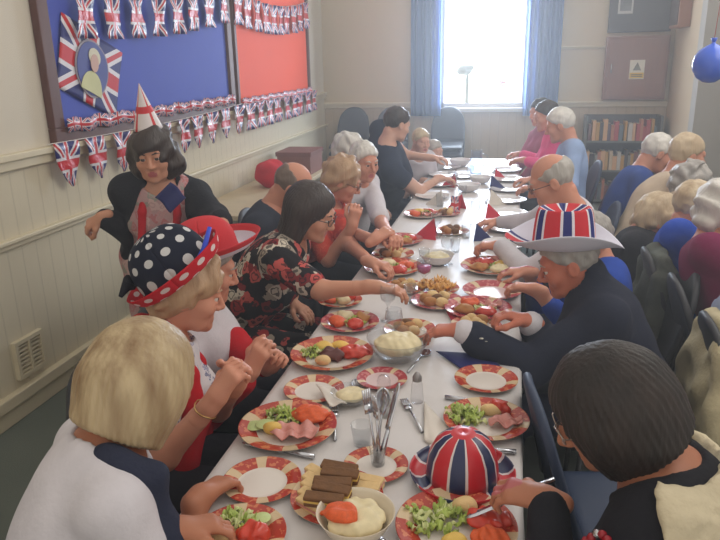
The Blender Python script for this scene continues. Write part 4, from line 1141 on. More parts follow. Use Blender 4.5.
for si, (x, n, lb) in enumerate(((-2.0, 4, 'left'), (-1.50, 4, 'middle'), (-.80, 4, 'right'))):
    for k in range(n):
        chair(x, 8.28, -90, blackp, f"dark stacking chair in the {lb} stack against the back wall, {['lowest', 'second from the floor', 'third from the floor', 'topmost'][k]}", 'stacked chairs at the back wall')
STK = [o for o in COL.objects if o.get('group') == 'stacked chairs at the back wall']
for i, o in enumerate(STK): o.location.z = .085*(i % 4); o.location.y = 8.28+.012*(i % 4)
# cardigans over chair backs (chair faces +x)
def draped(x, y, mat, label, seed, name='draped_cardigan'):
    c = SDF(); bx = x-.26
    M = None
    c.ell((bx-.02, y, .62), (.045, .20, .235), k=.02); c.ell((bx-.045, y, .40), (.05, .215, .30), k=.06)
    for q in (-1, 1):
        c.cone((bx-.03, y+q*.15, .77), (bx-.07, y+q*.22, .45), .045, .034, .04); c.cone((bx-.07, y+q*.22, .45), (bx-.06, y+q*.2, .2), .034, .03, .03)
        c.cone((bx+.02, y+q*.12, .80), (bx+.055, y+q*.17, .6), .03, .03, .04)
    c.cone((bx-.01, y-.10, .83), (bx-.01, y+.10, .83), .04, .04, .03)
    v, q = c.mesh(.01, wavy(seed, .012, 34)); o = mk(name, v, q, mat); tag(o, label, 'cardigan')
draped(.94, 3.20, cloth('grey_green', (88, 92, 84), .8), 'grey-green cardigan draped over a chair back in the right-hand group', 61)
draped(1.0, 2.36, cloth('cream_knit', (196, 184, 150), 1.0), 'cream knitted cardigan draped over the chair back at the right edge', 62)
# things by the left wall
y0 = 4.5; r = empty('side_table', (-2.12, 5.0, 0), 'low table by the left wall holding a red bag and a brown box', 'table')
MB().box((-2.38, 4.55, .60), (-1.86, 6.9, .64)).go('tabletop', plain('beech_top', (196, 180, 150), .6), r, smooth=False, mod={'bevel': .005})
for x in (-2.34, -1.9):
    for y in (4.6, 6.85): MB().tube([(x, y, 0), (x, y, .6)], .016, 8).go('leg', legm, r)
c = SDF(); c.ell((-2.1, 5.75, .74), (.14, .19, .11), k=.03); c.ell((-2.1, 5.7, .82), (.10, .13, .06), k=.05); v, q = c.mesh(.014, wavy(71, .014, 26)); tag(mk('cloth_bag', v, q, cloth('bag_red', (196, 28, 40), .6)), 'soft red bag on the low table by the left wall', 'bag')
r = empty('cardboard_box', (-2.1, 6.55, .64), 'brown box beside the red bag on the low table', 'box')
MB().box((-2.26, 6.35, .64), (-1.92, 6.78, .84)).go('carton', plain('brown_box', (132, 84, 72), .8), r, smooth=False, mod={'bevel': .006}); MB().box((-2.27, 6.34, .82), (-1.91, 6.79, .86)).go('lid', plain('brown_box_lid', (120, 72, 62), .8), r, smooth=False)
r = empty('storage_crate', (-1.86, 3.95, 0), 'grey storage crate by the wall with crumpled white bags on top', 'crate')
MB().box((-2.1, 3.72, 0), (-1.62, 4.2, .52)).go('crate_body', plain('crate_grey', (84, 88, 96), .6), r, smooth=False, mod={'bevel': .02}); MB().box((-2.12, 3.70, .50), (-1.60, 4.22, .54)).go('rim', plain('crate_rim', (120, 124, 130), .6), r, smooth=False, mod={'bevel': .01})
for k, (dx, dy, s, lb) in enumerate(((-.06, .04, 1.0, 'larger crumpled white bag on the grey crate'), (.10, -.1, .72, 'smaller crumpled white bag on the grey crate'))):
    c = SDF(); c.ell((-1.86+dx, 3.95+dy, .54+.10*s), (.13*s, .14*s, .10*s), k=.03); c.ell((-1.84+dx, 3.93+dy, .54+.17*s), (.06*s, .07*s, .06*s), k=.05)
    v, q = c.mesh(.011, wavy(80+k, .016, 40)); tag(mk('paper_bag', v, q, plain('bag_white', (206, 206, 216), .5)), lb, 'bag')
# balloon
r = empty('balloon', at(711, 62, 3.4), 'shiny blue balloon hanging at the right edge', 'balloon'); b0 = at(711, 64, 3.4)
mm, nt, b = newmat('blue_balloon_rubber', .18, 0, .6); b.inputs['Base Color'].default_value = (*lin((30, 84, 205)), 1)
prof = [(.0005, -.092), (.03, -.088), (.062, -.066), (.083, -.03), (.088, .005), (.08, .04), (.06, .068), (.03, .088), (.012, .096), (.007, .104)]
MB().lathe(prof, 32, tuple(b0)).go('balloon_skin', mm, r)
MB().lathe([(.006, .10), (.012, .112), (.016, .124), (.013, .125), (.004, .112)], 16, tuple(b0)).go('knot', mm, r)
MB().tube([b0+Vector((0, 0, .11)), b0+Vector((.02, .02, .5)), b0+Vector((.0, .05, 1.3))], .0018, 6).go('string', plain('balloon_string', (190, 60, 50), .8), r)
# ---------------------------------------------------------------- tableware
T0 = TZ+.0015
def tp(px, py): return onz(px, py, T0+.012)
def mpp(px, py):
    p = onz(px, py, T0); q = R.T @ (np.array(p)-CAM); return -q[2]/F
def platemat(name, base, seg, alt, n=6, frac=.70, inner=.70):
    m, nt, b = newmat(name, .18, 0, .5)
    x, y, z = split(nt, coords(nt)); u, v, _ = split(nt, coords(nt, 'UV'))
    th = y.op('ARCTAN2', x)*(n/(2*PI)); f = (th+10).fract().lt(frac)
    nz = noise(nt, coords(nt), 70, 2)
    segc = mixc(nt, nz.gt(.56), lin(seg), lin(alt))
    rimc = mixc(nt, f, lin((212, 188, 152)), segc)
    c = mixc(nt, v.gt(.2)*v.lt(.62), lin(base), rimc)
    nt.links.new(c, b.inputs['Base Color']); return m
pm_red = platemat('patterned_china', (220, 212, 204), (176, 62, 48), (206, 120, 84)); pm_pink = platemat('pink_patterned_china', (214, 190, 190), (170, 60, 70), (200, 120, 120), 5, .8)
pm_white = plain('white_china', (222, 220, 222), .16, 0, .03)
def plate(px, py, wpx, desc, mat=pm_red, kind='dinner_plate', p=None, r=None, sx=1):
    P = tp(px, py) if p is None else Vector(p); r = wpx*mpp(px, py)/2 if r is None else r
    k = r/.125
    prof = [(.0005, .006), (.50*r, .006), (.62*r, .006), (.70*r, .010), (.84*r, .015*k+.003), (.98*r, .020*k), (1.0*r, .0215*k), (1.0*r, .0195*k), (.86*r, .011*k), (.72*r, .003), (.55*r, 0), (.0005, 0)]
    # uv v: rim rows are 3..6
    m = MB(); m.lathe([(a, b_) for a, b_ in prof], 56, (P.x, P.y, T0), sx=sx)
    o = m.go(kind, mat, uvs=True); tag(o, desc, 'plate'); return P, r
green = plain('lettuce_green', (168, 186, 92), .6, 0, .35, 40); green2 = plain('lettuce_pale', (206, 212, 150), .6, 0, .2, 40)
food_m = {'tomato': plain('tomato_red', (198, 60, 40), .3, 0, .25, 50), 'carrot': plain('grated_carrot', (214, 90, 40), .6, 0, .3, 120), 'ham': plain('ham_pink', (204, 138, 128), .45, 0, .15, 40),
          'egg': plain('egg_yellow', (222, 186, 92), .5, 0, .2, 60), 'pie': plain('pie_crust', (176, 122, 66), .7, 0, .3, 50), 'beetroot': plain('pickle_dark', (92, 44, 40), .4, 0, .3, 60),
          'bread': plain('bread_crumb', (222, 190, 136), .85, 0, .15, 60, .5, 120), 'crust': plain('brown_bread', (112, 76, 44), .8, 0, .3, 50, .5, 120), 'slaw': plain('coleslaw_cream', (222, 208, 168), .6, 0, .2, 60), 'cucumber': plain('cucumber_pale', (190, 206, 140), .35, 0, .15, 60),
          'crisps': plain('crisp_gold', (214, 156, 74), .6, 0, .25, 50), 'cheese': plain('cheese_yellow', (232, 190, 90), .5, 0, .1, 40)}
def lettuce(c, rx, ry, desc, n=46, hz=.03, z0=.012):
    m = MB()
    for i in range(n):
        a = random.uniform(0, 2*PI); q = random.random()**.6; x = c[0]+rx*q*math.cos(a); y = c[1]+ry*q*math.sin(a); z = T0+z0+hz*(1-q*.8)*random.random()
        ln = random.uniform(.02, .042); w_ = random.uniform(.008, .018); th = random.uniform(0, PI); tl = random.uniform(-.5, .7); ph = random.uniform(0, 6)
        ct, st = math.cos(th), math.sin(th)
        def fn(u, v):
            l = (u-.5)*ln; s = (v-.5)*w_*math.sin(PI*(.12+.8*u)); h = .006*math.sin(u*9+ph)+.004*math.cos(v*6+ph)+l*tl*.6
            return (x+l*ct-s*st, y+l*st+s*ct, max(T0+.008, z+h))
        m.grid(fn, 6, 3, m=random.choice((0, 0, 1)))
    o = m.go('lettuce', [green, green2], mod={'solid': .001}); tag(o, desc, 'salad', kind='stuff'); return o
def blob(kind, c, rx, ry, hz, desc, name, cat='food', seed=1, amp=.005, fr=120, h=.0035, z0=.008, stuff=False):
    s = SDF(); s.ell((c[0], c[1], T0+z0+hz*.45), (rx, ry, hz*.62), k=.01); s.plane((0, 0, T0+z0-.003), (0, 0, -1), .003)
    v, q = s.mesh(h, wavy(seed, amp, fr)); o = mk(name, v, q, food_m[kind]); tag(o, desc, cat, kind='stuff' if stuff else None); return o
def ham(c, rx, ry, desc, a=0, z0=.012, seed=1):
    def fn(u, v):
        th = u*2*PI; rr = v; x = rx*rr*math.cos(th); y = ry*rr*math.sin(th)
        z = z0+.012*rr*(.5+.5*math.sin(th*5+seed))+.006*math.sin(x*160+seed)+.006
        return (c[0]+x*math.cos(a)-y*math.sin(a), c[1]+x*math.sin(a)+y*math.cos(a), T0+max(z0-.002, z))
    o = MB().grid(fn, 40, 8).go('ham_slice', food_m['ham'], mod={'solid': .0025}); tag(o, desc, 'ham')
def discs(kind, pts, r, t, desc, name, group):
    for i, (x, y, z) in enumerate(pts):
        o = MB().lathe([(.0005, 0), (r*.9, 0), (r, t*.3), (r, t*.7), (r*.9, t), (.0005, t)], 20, (x, y, T0+z)).go(name, food_m[kind]); tag(o, desc, name.replace('_', ' '), group)
# -- nearest plates
def full_plate(px, py, w_, who, items, mat=pm_red, seed=1):
    P, r = plate(px, py, w_, f'patterned plate of food {who}', mat)
    for i, (k, ax, ay, s) in enumerate(items):
        c = (P.x+ax*r, P.y+ay*r)
        nm = {'tomato': 'tomato_pieces', 'carrot': 'grated_carrot', 'egg': 'egg_slices', 'pie': 'pie_slice', 'beetroot': 'pickle', 'slaw': 'coleslaw', 'bread': 'bread_piece', 'crisps': 'crisps', 'cheese': 'cheese_piece', 'cucumber': 'cucumber_slice'}
        if k == 'lettuce': lettuce(c, s*r, s*r*.8, f'shredded green lettuce on the plate {who}', max(14, int(50*s*r/.06)))
        elif k == 'ham': ham(c, s*r, s*r*.62, f'pink ham on the plate {who}', .2, seed=i+seed)
        elif k == 'cucumber':
            discs(k, [(c[0], c[1], .014), (c[0]+.22*r, c[1]+.04*r, .019)], .2*r, .004, f'pale cucumber slice on the plate {who}', 'cucumber_slice', f'cucumber slices {who}')
        elif k in ('egg', 'cheese', 'bread', 'pie'):
            blob(k, c, s*r*.7, s*r*.5, .028, f"{ {'egg': 'yellow egg', 'cheese': 'yellow cheese', 'bread': 'pale bread', 'pie': 'golden brown pie'}[k]} on the plate {who}", nm[k], seed=seed+i, amp=.003, fr=90)
        else: blob(k, c, s*r, s*r*.7, .032, f"heap of { {'tomato': 'chopped red tomato', 'carrot': 'orange grated carrot', 'beetroot': 'dark pickle', 'slaw': 'creamy coleslaw', 'crisps': 'golden crisps'}[k]} on the plate {who}", nm[k], seed=seed+i, amp=.006, fr=160, stuff=True)
full_plate(288, 427, 97, 'nearest the woman in the polka dot hat', [('lettuce', -.22, .34, .42), ('carrot', .34, .42, .40), ('ham', .22, -.22, .50), ('egg', -.28, -.18, .30), ('cucumber', -.68, -.12, .2)], seed=1)
full_plate(332, 355, 82, 'in front of the woman in the red hat', [('egg', -.3, .3, .4), ('lettuce', -.45, .0, .3), ('beetroot', .05, -.12, .32), ('tomato', .52, .12, .38), ('bread', -.1, -.45, .3), ('cheese', .1, .45, .36)], seed=20)
full_plate(486, 420, 84, 'between the flag bowler and flag hat man', [('lettuce', -.5, .1, .5), ('ham', .45, -.1, .4), ('bread', .1, .4, .36), ('tomato', .3, .5, .24)], seed=30)
full_plate(456, 528, 120, 'in front of the woman with the dark bob', [('lettuce', -.3, .15, .55), ('tomato', .5, .2, .36), ('carrot', .55, -.2, .3), ('egg', .0, -.4, .3), ('bread', .1, .55, .3)], seed=40)
full_plate(240, 534, 92, 'at the left front corner of the table', [('lettuce', -.2, .3, .5), ('tomato', .3, .0, .35), ('cucumber', .1, .45, .2), ('bread', -.3, -.2, .4)], seed=50)
plate(262, 480, 78, 'empty side plate held by the blonde woman', kind='side_plate')
plate(314, 389, 60, 'empty side plate beside the woman in the red hat', kind='side_plate')
plate(376, 464, 64, 'side plate with a red rim under the spoons at table centre', kind='side_plate')
plate(382, 378, 50, 'small pink-patterned plate at table centre below the glass bowl', pm_pink, 'side_plate')
plate(486, 379, 62, 'white plate with orange rim beside the navy napkin', kind='side_plate')
# sandwich platter
P, r = plate(337, 497, 92, 'large platter stacked with brown and white finger sandwiches', kind='platter', sx=1.0)
proto = {}
def sandwich(kind, c, ang, z, tilt, lb):
    if kind not in proto:
        e = empty('finger_sandwich', (0, 0, 0), lb, 'sandwich')
        for nm, z0, z1, mt in (('bread_slice', 0, .010, kind), ('filling', .010, .016, 'egg' if kind == 'crust' else 'ham'), ('bread_slice', .016, .026, kind)):
            MB().box((-.045, -.014 if nm != 'filling' else -.0145, z0), (.045, .014 if nm != 'filling' else .0145, z1)).go(nm, food_m[mt], e, smooth=False, world=False, mod={'bevel': .003})
        proto[kind] = e; o = e
    else: o = copy_thing(proto[kind], (0, 0, 0), 0, lb)
    o.location = c; o.rotation_euler = (tilt, 0, ang); o['group'] = {'crust': 'brown finger sandwiches on the platter', 'bread': 'white finger sandwiches on the platter'}[kind]
for k in range(5): sandwich('crust', (P.x-.012+.012*(k % 2)+random.uniform(-.006, .006), P.y+.062-.031*k, T0+.034+.004*(k % 2)), .1*(k % 3-1), 0, .12, 'brown bread finger sandwich in the upper middle of the platter')
for k in range(5): sandwich('bread', (P.x+.055-.004*k, P.y+.062-.030*k, T0+.008+.0*(k)), -.15+.12*(k % 2), 0, .05, 'white bread finger sandwich round the edge of the platter')
for k in range(5): sandwich('bread', (P.x-.055+.004*k, P.y+.062-.030*k, T0+.008), -.5+.1*(k % 2), 0, .05, 'white bread finger sandwich round the edge of the platter')
def bowl(px, py, wpx, desc, mat, fill=None, hz=.5, name='bowl', filldesc=None, fn='coleslaw'):
    P = tp(px, py); r = wpx*mpp(px, py)/2; h = r*hz*1.3
    o = MB().lathe([(.0005, .004), (.5*r, .005), (.78*r, .35*h), (.96*r, .9*h), (r, h), (.985*r, 1.0*h), (.93*r, .88*h), (.75*r, .38*h), (.48*r, .012), (.0005, .011)][::1], 40, (P.x, P.y, T0)).go(name, mat)
    tag(o, desc, 'bowl')
    if fill: blob(fill, (P.x, P.y), r*.74, r*.74, h*.6, filldesc, fn, 'food', int(px), .004, 130, .0035, h*.42, True)
    return P, r
bowl(356, 528, 78, 'cream bowl of orange and white salad at the near table edge', plain('cream_china', (216, 204, 182), .3, 0, .05), 'slaw', .5, 'salad_bowl', 'shredded creamy salad in the near bowl', 'mixed_salad')
Pb = tp(352, 530); blob('carrot', (Pb.x-.02, Pb.y-.005), .042, .032, .022, 'orange grated carrot on top of the near bowl', 'grated_carrot', 'food', 5, .005, 150, .0035, .045, True)
gl = glass()
bowl(351, 399, 40, 'small glass dish of pale butter beside the empty side plate', gl, 'slaw', .5, 'butter_dish', 'pale yellow butter in the small glass dish', 'butter')
bowl(398, 356, 62, 'large clear glass bowl at table centre', gl, 'slaw', .6, 'glass_bowl', 'creamy potato salad in the large glass bowl', 'potato_salad')
bowl(437, 262, 34, 'white bowl of pale dip further up the table', pm_white, 'slaw', .5, 'serving_bowl', 'pale dip in the white bowl further up the table', 'dip')
# glasses, cruets
def tumbler(px, py, r, h, desc, mat=gl, group=None, nm='tumbler'):
    P = tp(px, py)
    o = MB().lathe([(.0005, 0), (r*.75, 0), (r, h), (r*.94, h), (r*.70, .006), (.0005, .006)], 24, (P.x, P.y, T0)).go(nm, mat); tag(o, desc, 'glass', group)
def wineglass(px, py, s, desc, wine=None):
    P = tp(px, py); r = empty('wine_glass', (P.x, P.y, T0), desc, 'glass')
    MB().lathe([(.0005, 0), (.032*s, .001), (.030*s, .004), (.006*s, .008), (.0045*s, .07*s), (.010*s, .082*s), (.03*s, .10*s), (.036*s, .13*s), (.031*s, .165*s), (.029*s, .165*s), (.034*s, .13*s), (.028*s, .102*s), (.0005, .086*s)], 24, (P.x, P.y, T0)).go('glass', gl, r)
    if wine: MB().lathe([(.0005, .088*s), (.026*s, .103*s), (.0325*s, .128*s), (.0005, .128*s)], 20, (P.x, P.y, T0)).go('drink', wine, r)
pinkw = plain('pink_drink', (206, 90, 150), .1)
for (x, y, s, d, wn) in ((394, 345, .9, 'wine glass in front of the large glass bowl', None), (424, 290, .95, 'wine glass of pink drink by the dark-haired woman’s hand', pinkw), (388, 318, .9, 'wine glass left of the serving man’s hand', None), (447, 262, .9, 'wine glass right of the dip bowl', None), (462, 205, .9, 'wine glass at table centre near the red napkin tent', None), (470, 182, .9, 'wine glass near the far jug', None), (436, 236, .9, 'wine glass left of the far orange food plate', None), (475, 222, .9, 'wine glass near the right-hand red napkin tent', None), (452, 186, .9, 'wine glass left of the far flag napkin', None)):
    wineglass(x, y, s, d.replace('’', "'"), wn)
for (x, y, rr, h, d) in ((386, 412, .026, .07, 'clear tumbler near the butter dish'), (362, 440, .03, .06, 'low clear glass beside the spoons'), (424, 262, .028, .08, 'clear tumbler near the far bread plate'), (455, 250, .028, .08, 'clear tumbler in the middle of the far table'), (486, 172, .03, .09, 'clear tumbler near the far right plates'), (440, 205, .03, .09, 'clear tumbler by the left far plates'), (466, 236, .028, .08, 'clear tumbler near the white-sleeved hand'), (410, 300, .028, .08, 'clear tumbler left of the sandwich plate')):
    tumbler(x, y, rr, h, d)
P = tp(417, 398); r = empty('salt_shaker', (P.x, P.y, T0), 'small clear glass salt shaker at table centre', 'shaker')
MB().lathe([(.0005, 0), (.019, 0), (.020, .01), (.016, .06), (.013, .072), (.0005, .072)], 8, (P.x, P.y, T0)).go('glass_body', glass('frosted_glass', (.95, .95, .96), .15), r); MB().lathe([(.014, .070), (.014, .082), (.006, .096), (.0005, .098)], 14, (P.x, P.y, T0)).go('cap', plain('grey_cap', (150, 146, 146), .4, .5), r)
P = tp(384, 402); r = empty('pepper_pot', (P.x, P.y, T0), 'squat pot with beige contents below the pink plate', 'shaker')
MB().lathe([(.0005, 0), (.020, 0), (.022, .02), (.018, .045), (.0005, .046)], 14, (P.x, P.y, T0)).go('pot', plain('beige_pot', (176, 160, 120), .4), r); MB().lathe([(.019, .044), (.021, .08), (.016, .095), (.0005, .096)], 14, (P.x, P.y, T0)).go('clear_top', glass('frosted_glass'), r)
P = tp(476, 172); r = empty('water_jug', (P.x, P.y, T0), 'clear glass water jug near the far end of the table', 'jug')
MB().lathe([(.0005, 0), (.05, 0), (.058, .05), (.052, .13), (.045, .17), (.052, .20), (.050, .20), (.043, .17), (.050, .13), (.055, .05), (.047, .006), (.0005, .006)], 28, (P.x, P.y, T0)).go('jug_body', glass('jug_glass', (.9, .94, 1.0), .05), r)
MB().tube([(P.x+.05, P.y, T0+.17), (P.x+.09, P.y, T0+.16), (P.x+.095, P.y, T0+.10), (P.x+.056, P.y, T0+.06)], .006, 8).go('handle', glass('jug_glass'), r)
# cutlery
def spoon_geo(m, L=.19, w=.02):
    m.tube([(0, 0, 0), (L*.35, 0, .004), (L*.7, 0, .003)], [.0045, .0028, .0022], 8)
    def fn(u, v):
        a = 2*PI*u; return (L*.7+.028+.030*v*math.cos(a), w*v*math.sin(a), .003-.007*(1-v*v))
    m.grid(fn, 20, 5)
def fork_geo(m, L=.19):
    m.tube([(0, 0, 0), (L*.35, 0, .004), (L*.68, 0, .003)], [.0045, .0028, .0022], 8)
    m.box((L*.68, -.011, .0015), (L*.80, .011, .0035))
    for k in range(4): m.box((L*.80, -.011+.0061*k, .0015), (L, -.011+.0061*k+.0035, .0035))
def knife_geo(m, L=.21):
    m.tube([(0, 0, .004), (L*.2, 0, .004), (L*.42, 0, .004)], [.006, .0065, .005], 8)
    N = 10
    def fn(u, v): x = L*.42+L*.58*u; w = .0105*(1-max(0, u-.75)**2*10); return (x, (v-.35)*w*1.6, .004)
    m.grid(fn, N, 2)
CUT = {'spoon': spoon_geo, 'fork': fork_geo, 'knife': knife_geo}; CP = {}
def cutlery(kind, loc, d, label, group=None, mat=STEEL):
    if kind not in CP:
        m = MB(); CUT[kind](m); CP[kind] = m.go(kind, mat, world=False, mod={'solid': .0012}); o = CP[kind]
    else: o = CP[kind].copy(); COL.objects.link(o)
    d = Vector(d).normalized(); s = Vector((0, 0, 1)).cross(d); s = s.normalized() if s.length > .05 else Vector((1, 0, 0)); u = d.cross(s)
    o.matrix_world = Matrix([[d[i], s[i], u[i], loc[i]] for i in range(3)]+[[0, 0, 0, 1]])
    tag(o, label, kind, group); return o
def flatcut(kind, px0, py0, px1, py1, label):
    a = onz(px0, py0, T0+.004); b_ = onz(px1, py1, T0+.004); cutlery(kind, a, (b_-a), label)
flatcut('knife', 314, 458, 270, 449, 'knife lying below the plate by the polka dot woman'); flatcut('fork', 335, 440, 334, 415, 'fork lying right of the polka dot woman’s plate'.replace('’', "'"))
flatcut('knife', 300, 516, 345, 530, 'knife lying in front of the sandwich platter'); flatcut('spoon', 372, 408, 358, 385, 'spoon with its bowl by the butter dish'); flatcut('fork', 422, 432, 414, 418, 'fork by the small plates at table centre')
flatcut('knife', 516, 453, 480, 451, 'knife lying behind the flag bowler at the table edge'); flatcut('spoon', 408, 372, 432, 346, 'serving spoon resting at the glass bowl'); flatcut('knife', 445, 398, 475, 402, 'knife between the two right-hand plates'); flatcut('fork', 452, 316, 478, 320, 'fork beside the dark red napkin')
# serving cutlery standing in a glass on the red-rimmed side plate
P = tp(378, 462); tumbler(378, 462, .022, .055, 'small glass holding upright spoons on the side plate', nm='cutlery_glass')
for k, (dx, dy, kd) in enumerate(((.25, .1, 'spoon'), (-.3, .2, 'fork'), (.05, .35, 'spoon'), (-.1, -.05, 'fork'), (.35, .3, 'knife'))):
    cutlery(kd, (P.x+.004*k-.008, P.y-.004, T0+.012), (dx*.6, dy, 1.0), ['right-leaning upright spoon in the small glass', 'left-leaning upright fork in the small glass', 'upright spoon leaning away in the small glass', 'nearly vertical fork in the small glass', 'upright knife in the small glass'][k])
# knife held by the woman with the dark bob, fork held by others
hp = onz(505, 492, .86)
ho = Nw['arms']['L']; hp = ho[2]+ho[3]*.085
cutlery('knife', tuple(hp-np.array([-.10, -.05, .0])), (-.82, -.25, -.36), 'knife held in the hand of the woman with the dark bob')
# napkins
def tent(px, py, s, mat, label, turn=0):
    P = tp(px, py); a = math.radians(turn); m = MB()
    def T(x, y, z): return (P.x+x*math.cos(a)-y*math.sin(a), P.y+x*math.sin(a)+y*math.cos(a), T0+z)
    ap = T(-.04*s, 0, .115*s)
    m.add([T(-.055*s, -.045*s, 0), T(.08*s, 0, .0), ap, T(-.055*s, .045*s, 0)], [(0, 1, 2), (1, 3, 2)])
    o = m.go('napkin_tent', mat, smooth=False, mod={'solid': .004}); tag(o, label, 'napkin')
rn = plain('red_napkin', (200, 36, 60), .85, 0, .1, 20, .4, 200); bn = plain('navy_napkin', (30, 36, 96), .8); wn_ = plain('white_napkin', (214, 206, 196), .85)
tent(427, 236, 1.0, rn, 'red folded napkin on the left side, behind the salad plates', 180); tent(494, 220, 1.0, rn, 'red folded napkin standing on the right side of the table'); tent(457, 207, .9, rn, 'red folded napkin at table centre', 150)
tent(450, 185, .9, rn, 'small red folded napkin far up the left side', 170); tent(432, 165, .8, rn, 'pinkish red folded napkin near the far left corner', 180)
tent(496, 187, .9, bn, 'blue folded napkin far up the right side'); tent(499, 177, .7, rn, 'dark red folded napkin far up the right side, behind the blue one'); tent(482, 238, .8, bn, 'blue folded napkin by the white-sleeved hand'); tent(436, 203, .9, wn_, 'off-white folded napkin on the far left', 180); tent(496, 203, .9, wn_, 'off-white folded napkin on the far right')
def flatnap(pts, mat, label, lift=.0):
    q = [onz(x, y, T0+.004+lift) for x, y in pts]
    def fn(u, v):
        p = q[0]*(1-u)*(1-v)+q[1]*u*(1-v)+q[2]*u*v+q[3]*(1-u)*v; return (p.x, p.y, p.z+.004*math.sin(u*7)*math.sin(v*5)+.003)
    o = MB().grid(fn, 10, 8).go('paper_napkin', mat, mod={'solid': .002}); tag(o, label, 'napkin')
flatnap([(436, 352), (490, 355), (500, 366), (462, 370)], bn, 'navy paper napkin lying above the orange-rimmed plate'); flatnap([(316, 385), (334, 388), (347, 404), (330, 407)], wn_, 'white paper napkin across the empty side plate', .02)
flatnap([(424, 402), (450, 430), (440, 452), (424, 440)], wn_, 'white paper napkin beside the flag bowler'); flatnap([(446, 312), (478, 310), (484, 318), (452, 322)], plain('crimson_napkin', (170, 24, 50), .8), 'crimson napkin in front of the flag hat man\'s right hand')
# flag bowler hat on the table
P = onz(462, 478, T0); r = empty('flag_bowler_hat', (P.x, P.y, T0), 'plastic British flag bowler hat standing on the table', 'hat')
R0 = .088
def rj2():
    m, nt, b = newmat('bowler_flag_plastic', .35, 0, .5)
    x, y, z = split(nt, coords(nt))
    th = y.op('ARCTAN2', x)*(3/PI)+.05
    f = ((th+10.5).fract()-.5).abs(); big = (((th+10.5)*.5).fract()-.5)
    c = mixc(nt, f.gt(.31), lin((216, 206, 206)), lin((34, 42, 84))); c = mixc(nt, f.lt(.24), c, lin((196, 36, 48)))
    c = mixc(nt, (x*x+y*y).lt(.0009), c, lin((196, 36, 48)))
    nt.links.new(c, b.inputs['Base Color']); return m
bm = rj2()
MB().lathe([(.0005, .128), (.02, .127), (.045, .117), (.066, .098), (.08, .07), (.086, .035), (.087, .012)], 48, (P.x, P.y, T0), sy=1.08).go('crown', bm, r, mod={'solid': .002})
MB().lathe([(.087, .012), (.098, .006), (.112, .008), (.122, .018), (.124, .026)], 48, (P.x, P.y, T0), sy=1.08, wob=lambda q, i: .03*math.cos(2*q)*(i/4)).go('brim', bm, r, mod={'solid': .002})
# further plates, each with its mixed salad
far = [(350, 322, 58, 'left side, third plate up', 'dinner'), (340, 300, 44, 'by the dark-haired woman\'s elbow', 'dinner'), (393, 268, 58, 'left side near the fair woman', 'dinner'), (400, 240, 46, 'left side near the man in white', 'dinner'), (423, 214, 38, 'left side beyond the red napkin', 'dinner'), (393, 254, 42, 'left side between two salads', 'bread'),
       (478, 309, 66, 'right side beside the flag hat man', 'dinner'), (492, 267, 62, 'right side by the white-sleeved arm', 'dinner'), (410, 329, 52, 'being served by the flag hat man', 'bread'), (437, 301, 52, 'at table centre with sandwiches', 'bread'), (437, 288, 44, 'at table centre with golden crisps', 'crisps'), (452, 231, 34, 'at far centre with pastries', 'bread'), (447, 213, 26, 'at far left centre', 'bread'), (405, 287, 42, 'under the dark-haired woman\'s hand', 'bread'), (476, 325, 50, 'right side beside the crimson napkin', 'bread')]
for i, (x, y, w_, d, k) in enumerate(far):
    P, r = plate(x, y, w_, f'patterned plate with food, {d}', pm_red if i % 3 else pm_pink)
    rnd = random.Random(i)
    if k == 'dinner':
        lettuce((P.x+.2*r, P.y-.1*r), .4*r, .3*r, f'green lettuce on the plate {d}', 16)
        its = rnd.sample(['carrot', 'tomato', 'egg', 'pie', 'ham', 'slaw'], 4)
        for j, kk in enumerate(its):
            a = j*PI/2+.6; c = (P.x+.45*r*math.cos(a), P.y+.42*r*math.sin(a))
            if kk == 'ham': ham(c, .35*r, .25*r, f'pink ham on the plate {d}', a)
            else: blob(kk, c, .3*r, .26*r, .03, f"{ {'carrot': 'orange carrot', 'tomato': 'red tomato', 'egg': 'yellow egg', 'pie': 'brown pie', 'slaw': 'cream coleslaw'}[kk]} on the plate {d}", {'carrot': 'grated_carrot', 'tomato': 'tomato_pieces', 'egg': 'egg_slices', 'pie': 'pie_slice', 'slaw': 'coleslaw'}[kk], seed=i*7+j, h=.004)
    elif k == 'crisps':
        m = MB()
        for j in range(46):
            a = rnd.uniform(0, 6.28); q = rnd.random()**.5*.75*r; cx_, cy_ = P.x+q*math.cos(a), P.y+q*math.sin(a); t1, t2 = rnd.uniform(-.6, .6), rnd.uniform(-.6, .6); zz = .02+.03*(1-q/r)*rnd.random()
            m.grid(lambda u, v: (cx_+.03*(u-.5), cy_+.03*(v-.5), T0+zz+.03*((u-.5)*t1+(v-.5)*t2)+.05*(u-.5)**2), 3, 3)
        tag(m.go('crisps', food_m['crisps'], mod={'solid': .001}), f'heap of golden crisps on the plate {d}', 'crisps', kind='stuff')
    else:
        n = 6
        for j in range(n):
            a = j*2*PI/n; q = .42*r if j else 0
            c = (P.x+q*math.cos(a), P.y+q*math.sin(a)); kk = rnd.choice(['bread', 'pie', 'bread', 'crust'])
            o = blob(kk if kk != 'crust' else 'crust', c, .24*r, .2*r, .032, f'small bread or pastry piece on the plate {d}', 'pastry_piece', 'bread', i*9+j, .003, 90, .004); o['group'] = f'bread pieces on the plate {d}'
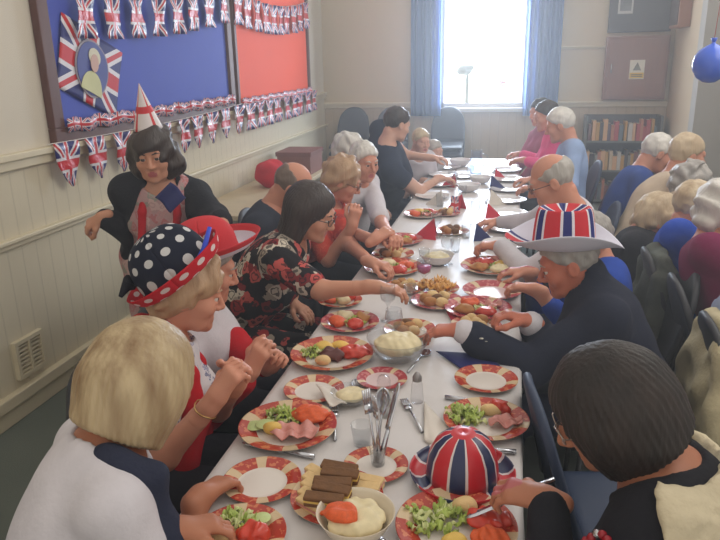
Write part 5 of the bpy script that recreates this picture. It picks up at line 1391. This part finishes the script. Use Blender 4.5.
# empty white plates of the far end
ew = [(492, 291, 58, 'beside the blue-sleeved hand'), (504, 244, 44, 'by the bald man'), (507, 228, 40, 'right side beyond the bald man\'s arm'), (508, 213, 38, 'right side beside the red napkin'), (508, 200, 36, 'right side beside the off-white napkin'), (507, 189, 34, 'right side beside the blue napkin'), (507, 179, 32, 'right side far up'), (506, 170, 30, 'in the far right corner'),
      (432, 196, 34, 'left side by the woman in navy'), (440, 184, 32, 'left side far up'), (444, 175, 30, 'left side near the children'), (447, 167, 28, 'in the far left corner'), (462, 176, 26, 'far centre beside the jug')]
for i, (x, y, w_, d) in enumerate(ew):
    plate(x, y, w_, f'white empty plate {d}', pm_white if i else pm_pink)
    if i and i % 2 == 0: flatcut('knife', x-w_*.62, y+3, x-w_*.62+2, y-4, f'knife beside the white plate {d}')
for (x, y, w_, lb) in ((468, 190, 24, 'white bowl at the far centre of the table'), (480, 182, 22, 'white bowl right of the far centre'), (460, 165, 22, 'white bowl near the far end of the table')): bowl(x, y, w_, lb, pm_white, name='serving_bowl')
# flag napkin holder
P = tp(455, 212); tag(MB().grid(lambda u, v: (P.x-.03+.05*u, P.y+.02*v, T0+.002+.11*v+.004*math.sin(u*8)), 6, 8).go('flag_napkin', jackmat('flag_paper'), uvs=True, mod={'solid': .003}), 'folded British flag napkin standing at far table centre', 'napkin')
# ---------------------------------------------------------------- thin haze of the lens, imitated by an added scattering volume
hm = bpy.data.materials.new('glare_volume'); hm.use_nodes = True; nt = hm.node_tree
nt.nodes.remove(nt.nodes['Principled BSDF'])
vs = nt.nodes.new('ShaderNodeVolumeScatter'); vs.inputs['Color'].default_value = (.93, .96, 1, 1); vs.inputs['Density'].default_value = .035; vs.inputs['Anisotropy'].default_value = .55
nt.links.new(vs.outputs[0], nt.nodes['Material Output'].inputs['Volume'])
o = MB().box((XL+.05, .25, .02), (XR-.1, YB-.2, 3.3)).go('glare', hm, smooth=False); o['kind'] = 'stuff'; tag(o, 'faint bright haze of the lens, imitated by a volume towards the window', 'glare')
SC.cycles.volume_bounces = 0
